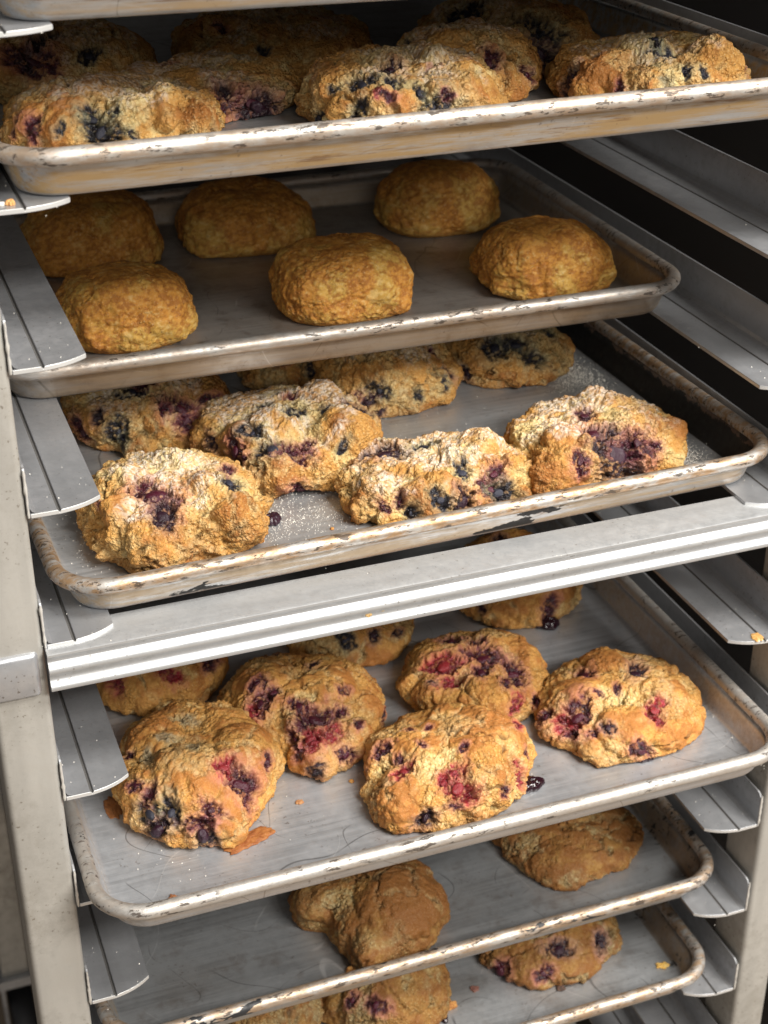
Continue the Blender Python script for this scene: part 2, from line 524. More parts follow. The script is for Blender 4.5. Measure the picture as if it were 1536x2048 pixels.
def worley(p, seed, second=True):
    i = np.floor(p).astype(np.int64)
    f1 = np.full(len(p), 9.0); f2 = np.full(len(p), 9.0); cid = np.zeros(len(p))
    for dx in (-1, 0, 1):
        for dy in (-1, 0, 1):
            for dz in (-1, 0, 1):
                a, b, c = i[:, 0] + dx, i[:, 1] + dy, i[:, 2] + dz
                h1 = _hash(a, b, c, seed)
                h2 = (h1 * 127.1) % 1.0
                h3 = (h1 * 8311.7) % 1.0
                d = (a + .15 + .7 * h1 - p[:, 0]) ** 2 + (b + .15 + .7 * h2 - p[:, 1]) ** 2 + (c + .15 + .7 * h3 - p[:, 2]) ** 2
                near = d < f1
                if second: f2 = np.where(near, f1, np.minimum(f2, d))
                cid = np.where(near, h3, cid)
                f1 = np.where(near, d, f1)
    return np.sqrt(f1), np.sqrt(f2), cid

def sstep(x, a, b):
    t = np.clip((x - a) / (b - a), 0, 1)
    return t * t * (3 - 2 * t)

# ------------------------------------------------------------------ baked dough material (colour varies per vertex with browning, fruit, sugar and shade painted in cracks)
def dough_mat(name, crumb, spec_dark, bump):
    m = NT(name)
    at = m.n('ShaderNodeAttribute', attribute_name="bake")
    wet = at.outputs['Alpha']                        # 1 = dry crust, 0 = wet fruit
    p = m.coords()
    n1 = m.noise(p, crumb, 4, .65)
    n2 = m.noise(p, crumb * 2.6, 3, .6)
    pw = m.n('ShaderNodeVectorMath', operation='MULTIPLY_ADD')
    nw = m.n('ShaderNodeTexNoise', ins={'Vector': p, 'Scale': crumb * .8, 'Detail': 2.0})
    m.put(pw.inputs[0], nw.outputs['Color']); pw.inputs[1].default_value = (.0006, .0006, .0006); m.put(pw.inputs[2], p)
    gr = m.n('ShaderNodeAttribute', attribute_name="grain").outputs['Fac']
    g1 = m.voro(pw.outputs[0], crumb * .82)
    g2 = m.voro(pw.outputs[0], crumb * 1.7)
    col = at.outputs['Color']
    dk = m.mix(1.0, col, (0.62, 0.46, 0.30), 'MULTIPLY')
    lt = m.mix(.45, col, (0.86, 0.72, 0.44))
    c = m.mix(m.math('MULTIPLY', m.ramp(g1, .38, .75, 0, spec_dark), gr), col, dk)  # gaps between grains darkened in colour, in place of shade
    c = m.mix(m.ramp(n1, .45, .68, 0, spec_dark * .7), c, dk)
    c = m.mix(m.math('MULTIPLY', m.math('MULTIPLY', m.ramp(g1, .30, .08, 0, .75), gr), wet), c, lt)
    c = m.mix(m.math('MULTIPLY', m.ramp(n2, .54, .7, 0, .4), wet), c, lt)
    hole = m.math('MULTIPLY', m.ramp(m.voro(p, crumb * .55), .17, .06), m.ramp(m.noise(p, 90, 2), .48, .6))
    c = m.mix(m.math('MULTIPLY', hole, .7), c, (0.09, 0.045, 0.018))
    h = m.math('ADD', m.math('MULTIPLY', n1, .45), m.math('MULTIPLY', n2, .25))
    h = m.math('SUBTRACT', h, m.math('MULTIPLY', g1, .75))
    h = m.math('SUBTRACT', h, m.math('MULTIPLY', g2, .35))
    h = m.math('SUBTRACT', h, m.math('MULTIPLY', hole, .5))
    return m.out(Base_Color=c, Roughness=m.ramp(wet, 0, 1, .26, .70), Normal=m.bump(m.math('MULTIPLY', h, m.ramp(gr, 0, 1, .25, 1.1)), 1.0, bump),
                 Specular_IOR_Level=m.ramp(wet, 0, 1, .5, .28))
M_CRUMB = dough_mat("crumbly_scone_dough", 600, .50, .0015)
M_CRUST = dough_mat("smooth_scone_crust", 640, .55, .0012)
M_BISC = dough_mat("cheese_biscuit_crust", 480, .5, .0010)

def berry_mat(name, a, b, rough):
    m = NT(name)
    p = m.coords()
    r = m.n('ShaderNodeObjectInfo').outputs['Random']
    c = m.mix(m.noise(p, 350, 4), a, b)
    c = m.mix(m.math('MULTIPLY', r, .5), c, tuple(q * .4 for q in a))
    return m.out(Base_Color=c, Roughness=m.ramp(m.noise(p, 500, 3), .3, .7, rough - .1, rough + .15), Normal=m.bump(m.noise(p, 900, 4), .4, .0008))
M_BERRY = {'b': berry_mat("blueberry_skin", (0.010, 0.011, 0.022), (0.045, 0.045, 0.070), .42),
           'd': berry_mat("blackberry_flesh", (0.012, 0.006, 0.012), (0.055, 0.012, 0.030), .32),
           'w': berry_mat("mixed_berry_flesh", (0.040, 0.005, 0.013), (0.11, 0.014, 0.032), .30),
           'r': berry_mat("raspberry_flesh", (0.20, 0.012, 0.018), (0.36, 0.040, 0.045), .30)}
M_JAM = NT("dark_jam").out(Base_Color=(0.016, 0.004, 0.008), Roughness=.16)

STAIN = {'b': (0.014, 0.015, 0.023), 'd': (0.020, 0.006, 0.013), 'w': (0.050, 0.007, 0.016), 'r': (0.20, 0.016, 0.024), 'g': (0.22, 0.22, 0.17)}
HALO = {'b': (0.40, 0.39, 0.24), 'd': (0.42, 0.24, 0.20), 'w': (0.50, 0.20, 0.17), 'r': (0.52, 0.19, 0.13), 'g': (0.42, 0.38, 0.22)}

# berry meshes shared by all berries: a lump of drupelets, unit radius
def berry_mesh(kind, var):
    nu, nv = 22, 13
    v, f = [], []
    for j in range(nv):
        ph = math.pi * (j / (nv - 1) - .5)
        for i in range(nu):
            th = 2 * math.pi * i / nu
            v.append((math.cos(th) * math.cos(ph), math.sin(th) * math.cos(ph), math.sin(ph)))
    v = np.array(v)
    if kind == 'b':
        d = .10 * (fbm(v * 1.6 + var * 9, 11 + var) - .5) + .06 * (fbm(v * 5 + var, 5) - .5)
    else:
        f1, f2, _ = worley(v * 1.9 + var * 5, 21 + var, False)
        d = .26 * np.sqrt(np.clip(1 - (f1 / .75) ** 2, 0, 1)) - .16 + .12 * (fbm(v * 3 + var, 7) - .5)
    v = v * (1 + d)[:, None] * np.array([1.0, .9 + .12 * (var % 2), .85])
    for j in range(nv - 1):
        for i in range(nu):
            i2 = (i + 1) % nu
            f.append((j * nu + i, j * nu + i2, (j + 1) * nu + i2, (j + 1) * nu + i))
    me = bpy.data.meshes.new("berry")
    me.from_pydata(v.tolist(), [], f)
    me.polygons.foreach_set("use_smooth", [True] * len(me.polygons))
    me.materials.append(M_BERRY[kind])
    return me
BERRY_ME = {k: [berry_mesh(k, q) for q in range(3)] for k in 'bdwr'}

C_GOLD = np.array((0.60, 0.315, 0.082)); C_BROWN = np.array((0.37, 0.140, 0.030)); C_PALE = np.array((0.74, 0.555, 0.24))
C_CREAM = np.array((0.80, 0.68, 0.37)); C_SUGAR = np.array((0.82, 0.76, 0.68)); C_DARK = np.array((0.16, 0.055, 0.015))

STYLE = {   # lump amplitude, lump size, medium, fine, tears, sugar, material, browning
    'crumb': dict(a1=7.0, s1=24, a2=1.7, s2=8.5, a3=2.3, s3=3.5, tear=2.2, tw=.56, sugar=.72, mat=M_CRUMB, brown=.53, rag=.12, gr=.80, dim=.93),
    'top':   dict(a1=6.8, s1=26, a2=1.7, s2=8.5, a3=2.1, s3=3.5, tear=2.2, tw=.56, sugar=.50, mat=M_CRUMB, brown=.55, rag=.10, gr=.78, dim=.93),
    'crust': dict(a1=5.2, s1=34, a2=1.3, s2=8.5, a3=1.7, s3=3.2, tear=2.0, tw=.575, sugar=.0, mat=M_CRUST, brown=.73, rag=.09, gr=.80, dim=1.02),
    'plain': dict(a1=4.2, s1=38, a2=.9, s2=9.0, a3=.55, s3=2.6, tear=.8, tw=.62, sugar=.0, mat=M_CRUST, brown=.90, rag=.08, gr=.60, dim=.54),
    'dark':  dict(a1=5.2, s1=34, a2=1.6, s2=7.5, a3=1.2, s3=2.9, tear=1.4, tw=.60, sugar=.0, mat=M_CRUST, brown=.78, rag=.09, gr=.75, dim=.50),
    'bisc':  dict(a1=3.2, s1=34, a2=1.1, s2=8.0, a3=.65, s3=2.7, tear=.0, tw=.70, sugar=.0, mat=M_BISC, brown=.62, rag=.08, gr=.45),
}

def dome_scone(name, cx, cy, z, rx, ry, h, n, berries, mult, lumps, style, seed, res, label, cat, group):
    S = STYLE[style]
    nth, nph = res
    th = np.linspace(0, 2 * np.pi, nth, endpoint=False)
    k = (np.abs(np.cos(th)) ** n + np.abs(np.sin(th)) ** n) ** (-1 / n)
    if mult:
        A = [a for a, _ in mult]; M_ = [q for _, q in mult]
        ang = np.array([-2 * np.pi + a for a in A] + A + [2 * np.pi + a for a in A])
        val = np.array(M_ * 3)
        # the unseen back half follows the plain ellipse
        ext = [(.5 * np.pi + .0, 1.0), (.30 * np.pi, 1.0), (.70 * np.pi, 1.0)]
        ext = [(a, v) for a, v in ext if min(abs(a - q) for q in A) > .35]
        ang = np.concatenate([ang] + [np.array([a - 2 * np.pi, a, a + 2 * np.pi]) for a, _ in ext])
        val = np.concatenate([val] + [np.array([v] * 3) for _, v in ext])
        o = np.argsort(ang)
        k = k * np.interp(th, ang[o], val[o])
        ker = np.exp(-.5 * (np.arange(-12, 13) / (nth / 90)) ** 2); ker /= ker.sum()
        kk = np.concatenate([k[-12:], k, k[:12]])
        k = np.convolve(kk, ker, 'valid')
    P0 = .9
    ph = np.concatenate([np.linspace(-P0, 0, nph // 4, endpoint=False), np.linspace(0, np.pi / 2, nph - nph // 4)])
    TH, PH = np.meshgrid(th, ph)
    K = np.broadcast_to(k, TH.shape)
    z0 = {'bisc': .20, 'crumb': .20, 'top': .22}.get(style, .15) * h
    flat = {'bisc': .56, 'crumb': .66, 'top': .70}.get(style, .80)
    rad = np.where(PH > 0, np.maximum(np.cos(PH), 0) ** flat, 1 - (.13 if style == 'bisc' else .07) * np.minimum(1, -PH / P0) ** 2)
    zz = np.where(PH > 0, z0 + (h - z0) * np.abs(np.sin(PH)) ** .92, z0 * (1 - np.minimum(1, -PH / P0)))
    # the outline rounds off toward the top so that notches stay at the edge
    Kt = 1 + (K - 1) * np.clip(.35 + .65 * rad, 0, 1)
    X = np.stack([rx * Kt * np.cos(TH) * rad, ry * Kt * np.sin(TH) * rad, zz], -1)
    dth = np.roll(X, -1, 1) - np.roll(X, 1, 1)
    dph = np.gradient(X, axis=0)
    N = np.cross(dth, dph)
    N[-1] = (0, 0, 1)
    N /= np.maximum(np.linalg.norm(N, axis=-1, keepdims=True), 1e-9)
    p = X.reshape(-1, 3); nn = N.reshape(-1, 3)
    sh = p + seed * 131.7
    wq = sh + 9 * np.stack([fbm(sh / 17 + 3, seed), fbm(sh / 17 + 40, seed + 1), fbm(sh / 17 + 80, seed + 2)], -1) - 4.5
    f1, f2, cid = worley(wq / S['s1'], seed + 3)
    l1 = np.sqrt(np.clip(1 - (f1 / .85) ** 2, 0, 1))
    w2 = sh + 2.6 * (np.stack([fbm(sh / 3.4, seed + 5, 2), fbm(sh / 3.4 + 9, seed + 6, 2), fbm(sh / 3.4 + 19, seed + 7, 2)], -1) - .5)
    g1, g2, gid = worley(w2 / S['s2'], seed + 9)
    l2 = np.sqrt(np.clip(1 - (g1 / .85) ** 2, 0, 1)) + .5 * (gid - .5)
    q1, _, qid = worley((sh + .15 * (w2 - sh)) / S['s3'], seed + 13, False)
    l3 = np.sqrt(np.clip(1 - (q1 / .85) ** 2, 0, 1)) + .6 * (qid - .5)
    grit = fbm(sh / 1.7, seed + 15, 2) - .5
    big = fbm(sh / 36, seed + 17, 2) - .5
    rough = sstep(fbm(sh / 16, seed + 19, 3), .38, .62)
    # crust plates torn apart: ragged valleys of pale crumb between them
    ridge = np.abs(fbm(wq / 30, seed + 20, 4) - .5) * 2
    patch = fbm(wq / 24, seed + 22, 3) + .30 * (fbm(sh / 5, seed + 24, 3) - .5)
    tear = np.maximum(sstep(patch, S['tw'] - .05, S['tw'] + .08), sstep(ridge + .14 * (fbm(sh / 4, seed + 25, 3) - .5), .085, .03) * sstep(fbm(sh / 26, seed + 26), .42, .56)) if S['tear'] > 0 else np.zeros(len(p))
    fissure = sstep(ridge + .06 * (fbm(sh / 2.5, seed + 28, 2) - .5), .035, .005) * sstep(fbm(sh / 14, seed + 30), .46, .60)
    layer = fbm(sh * np.array([.07, .07, .38]), seed + 91, 3) - .5
    tone = np.zeros(len(p)); ldisp = np.zeros(len(p)); seam = np.zeros(len(p))
    lw = 11 * (np.stack([fbm(sh / 9 + 3, seed + 81, 4), fbm(sh / 9 + 33, seed + 82, 4), fbm(sh / 9 + 63, seed + 83, 4)], -1) - .5)
    for lx, ly, lz, lr, am, tn in lumps:
        d = np.linalg.norm(p + lw * min(1, lr / 10) - np.array((lx, ly, lz)), axis=1) / lr
        t = np.clip(1 - d * d, 0, 1)
        ldisp = np.maximum(ldisp, am * (1.2 if S['sugar'] else 1.05) * (.5 * np.sqrt(t) + .5 * t)) if am else ldisp
        if am >= 4: seam = np.maximum(seam, np.exp(-((d - 1.03) / .07) ** 2))
        tone = tone + tn * np.sqrt(t) * (1.15 - .5 * abs(tone))
    if lumps:
        seam = seam * (ldisp < 2.5)
        tear = np.maximum(tear * .6, sstep(-tone + .5 * (fbm(sh / 4, seed + 84, 3) - .5), .15, .60))
    disp = ldisp - (1.2 if lumps else 0) - .7 * seam + S['a1'] * (.5 if lumps else 1) * ((l1 - .62) + .5 * (cid - .5)) + 9.0 * big * (.40 if style in ('bisc', 'plain') else 1)
    disp = disp - S['tear'] * tear - 2.6 * fissure * min(1, S['tear'])
    disp = disp + S['a2'] * (l2 - .6) * (.40 + .6 * rough + .5 * tear) + S['a3'] * (l3 - .6) * (.30 + .65 * rough + .7 * tear) + (1.3 if S['sugar'] else .9) * grit * (.6 + .6 * tear)
    # ragged edge: coarse 3-D crags that push the sides in and out
    cr_ = fbm(wq / 15 + 11, seed + 77, 5) - .5
    disp = disp + 2.6 * S['rag'] * rx * cr_ * (1.15 - .75 * np.clip(nn[:, 2], 0, 1))
    if style == 'bisc':
        side = 1 - np.abs(nn[:, 2])
        disp = disp + 1.6 * layer * side + 3.0 * (fbm(sh / 26, seed + 93, 3) - .5)
        ta = seed * 2.4
        disp = disp + nn[:, 2] * 4.0 * (p[:, 0] / rx * np.cos(ta) + p[:, 1] / ry * np.sin(ta)) * sstep(p[:, 2], .4 * h, h)
    hgt = l1 + .4 * (cid - .5) + .25 * l2
    # --- colour of the bake, with shade painted into cracks and crumb gaps
    br = fbm(sh / 12, seed + 23, 4)
    fineb = fbm(sh / 2.2, seed + 35, 3) - .5
    rel = np.clip(p[:, 2] / h, 0, 1)
    bk = S['brown'] + (.62 if S['sugar'] else .45) * np.clip(tone, -.6, 1) - (.08 if lumps else 0) - .12 * seam + 1.5 * (br - .5) + .30 * (hgt - .75) + (.25 if S['sugar'] else .45) * fineb + .16 * (l3 - .6)
    if style in ('crumb', 'top'):
        bk = bk + .30 * (1 - rel) - .12
    c = C_PALE + (C_GOLD - C_PALE) * sstep(bk, .15, .52)[:, None]
    c = c + (C_BROWN - c) * (sstep(bk, .60, 1.10) * .92)[:, None]
    tc = C_CREAM + (C_PALE - C_CREAM) * sstep(fbm(sh / 4, seed + 37, 3), .35, .6)[:, None]
    tc = tc + (C_GOLD - tc) * (sstep(fineb + .3 * (l3 - .6), .02, .22) * .6)[:, None]
    c = c + (tc - c) * (tear * .68)[:, None]
    c = c * (1 - .20 * sstep(.62 - l3, .0, .55) * (.5 + .5 * rough))[:, None] * (1 - .18 * seam)[:, None]  # crumb valleys and lump seams darkened in colour, like shade
    c = c * (1 - .62 * fissure * min(1, S['tear'] + .3))[:, None]  # fissures painted darker for the shade inside deep cracks
    if style == 'bisc':
        yl = sstep(fbm(sh / 18, seed + 33, 3) + .22 * (.55 - rel), .46, .70)
        c = np.array((0.58, 0.265, 0.046)) + (np.array((0.56, 0.330, 0.070)) - np.array((0.58, 0.265, 0.046))) * yl[:, None]
        mt = fbm(sh * np.array([1, 1, 1.6]) / 2.7, seed + 31, 4) + .34 * (fbm(sh / 11, seed + 32) - .5) - .06 * (yl - .5)
        c = c + (np.array((0.29, 0.095, 0.016)) - c) * (sstep(mt, .45, .64) * .66)[:, None]
        c = c + (C_PALE - c) * (sstep(mt, .37, .28) * .4)[:, None]
    elif style == 'plain':
        mt = fbm(sh * np.array([1, 1, 1.5]) / 8, seed + 31, 4)
        c = c + (C_BROWN - c) * (sstep(mt, .47, .62) * .60)[:, None]
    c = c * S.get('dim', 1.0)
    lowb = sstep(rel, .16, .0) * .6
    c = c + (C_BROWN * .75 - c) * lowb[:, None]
    grain = np.clip(S['gr'] + .75 * tear - .55 * sstep(bk, .55, 1.0) * (1 if S['sugar'] == 0 else .4) + .5 * (rough - .5), .12, 1)
    dry = np.ones(len(p))
    if S['sugar'] > 0:
        sg = sstep(rel + 1.1 * (fbm(sh / 14, seed + 27) - .5) + .10 * p[:, 1] / ry, .72, 1.02) * sstep(nn[:, 2], .2, .8) * S['sugar']
        sg = sg * (.15 + .85 * sstep(fbm(sh / 1.4, seed + 29, 2), .42, .58))
        c = c + (C_SUGAR - c) * sg[:, None]
    # --- fruit
    fruit = []
    for bi, (bx, by, bz, br_, kd) in enumerate(berries):
        b = np.array((bx, by, bz))
        if S['sugar']: br_ = br_ * 1.12
        i0 = int(np.argmin(((p - b) ** 2).sum(1)))
        b = p[i0]; nb = nn[i0]
        dd = np.linalg.norm(p - b, axis=1)
        m_ = dd < br_ * 3.2
        if not m_.any(): continue
        ps = sh[m_]
        sc_ = max(2.6, br_ * .75)
        wv = np.stack([fbm(ps / sc_ + 5, seed + 41 + bi, 3), fbm(ps / sc_ + 25, seed + 42 + bi, 3), fbm(ps / sc_ + 45, seed + 43 + bi, 3)], -1) - .5
        rs = np.random.RandomState(seed * 31 + bi)
        ax = rs.normal(size=3); ax -= nb * (ax @ nb); ax /= np.linalg.norm(ax)
        rel_ = p[m_] - b + wv * br_ * 1.7
        along = rel_ @ ax
        rel_ = rel_ - np.outer(along, ax) * .38
        d = np.linalg.norm(rel_, axis=1) / (br_ * 1.22) + .5 * (fbm(ps / 1.6, seed + 44, 2) - .5)
        core = sstep(d, 1.06, .80)
        halo = sstep(d, 1.75, .95) * (.25 + .75 * fbm(ps / 3.0, seed + 55))
        if kd == 'g':
            core = core * .55
        dr, _, _ = worley(ps / 2.5, seed + 61, False)
        dl = np.sqrt(np.clip(1 - (dr / .85) ** 2, 0, 1))
        if kd != 'g':
            disp[m_] += core * (-.50 * min(br_, 7.5) + 1.4 * (dl - .5)) + .9 * (halo - core).clip(0, 1)
        cm = c[m_]
        cm = cm + (np.array(HALO[kd]) - cm) * (halo * .62)[:, None]
        bits = sstep(fbm(ps / 2.4, seed + 71, 3), .55, .64) * .65 * core          # crumbs of dough left in the fruit
        st = np.array(STAIN[kd]) * (.45 + .8 * dl[:, None])
        mid = sstep(fbm(ps / 3.2, seed + 73, 2), .40, .62) * sstep(d, .9, .35)
        st = st + (np.array((0.014, 0.005, 0.010)) - st) * (mid * (.35 if kd == 'r' else .75))[:, None]
        edge_ = sstep(d, .55, 1.0)
        st = st * (1 + edge_ * (.9 if kd in 'wr' else .3))[:, None]
        cm = cm + (st - cm) * (core * (1 - bits))[:, None]
        c[m_] = cm
        grain[m_] = np.maximum(grain[m_], .8 * core)
        dry[m_] = np.minimum(dry[m_], 1 - core * (0 if kd == 'g' else .85) * (1 - bits))
        if kd != 'g' and br_ > 2.9:
            fruit.append((i0, nb, br_, kd))
    hollow = None
    fade = sstep(p[:, 2], 0, .12 * h)
    out = p + nn * (disp * (.25 + .75 * fade))[:, None]
    out[:, 2] = np.maximum(out[:, 2], .15)
    # --- mesh
    faces = np.empty(((nph - 1) * nth, 4), dtype=np.int64)
    jj, ii = np.meshgrid(np.arange(nph - 1), np.arange(nth), indexing='ij')
    a = jj * nth + ii; b_ = jj * nth + (ii + 1) % nth
    faces[:] = np.stack([a, b_, b_ + nth, a + nth], -1).reshape(-1, 4)
    nv, nf = len(out), len(faces)
    me = bpy.data.meshes.new(name)
    me.vertices.add(nv)
    me.vertices.foreach_set("co", (out * U).ravel())
    me.loops.add(nf * 4)
    me.loops.foreach_set("vertex_index", faces.ravel().astype(np.int32))
    me.polygons.add(nf)
    me.polygons.foreach_set("loop_start", np.arange(0, nf * 4, 4, dtype=np.int32))
    me.polygons.foreach_set("use_smooth", np.ones(nf, dtype=bool))
    ca = me.color_attributes.new("bake", 'FLOAT_COLOR', 'POINT')
    ca.data.foreach_set("color", np.concatenate([np.clip(c, 0, 1), dry[:, None]], 1).astype(np.float32).ravel())
    ga = me.attributes.new("grain", 'FLOAT', 'POINT')
    ga.data.foreach_set("value", grain.astype(np.float32))
    me.materials.append(S['mat'])
    me.update(calc_edges=True)
    me.validate()
    o = bpy.data.objects.new(name, me)
    COL.objects.link(o)
    o.location = Vector((cx, cy, z)) * U
    tag(o, label, cat, group)
    rnd = random.Random(seed)
    for i0, nb, br_, kd in fruit:
        q = out[i0]
        r = br_ * rnd.uniform(.55, .72)
        ob = bpy.data.objects.new("berry", rnd.choice(BERRY_ME[kd]))
        COL.objects.link(ob)
        ob.parent = o
        low = kd in 'bd' and br_ > 4.2 and q[2] < .45 * h and style in ('crust', 'dark')
        if low: r *= 1.25
        pos = q + nb * ((.30 if low else -.12) * r)
        pos[2] = max(pos[2], r * .7)
        rot = Vector(nb).to_track_quat('Z', 'Y').to_matrix().to_4x4() @ Matrix.Rotation(rnd.uniform(0, 6.28), 4, 'Z')
        s = r * U
        ob.matrix_local = Matrix.Translation(Vector(pos) * U) @ rot @ Matrix.Diagonal((s, s * rnd.uniform(.6, .9), s * (.8 if low else .5), 1))
    return o

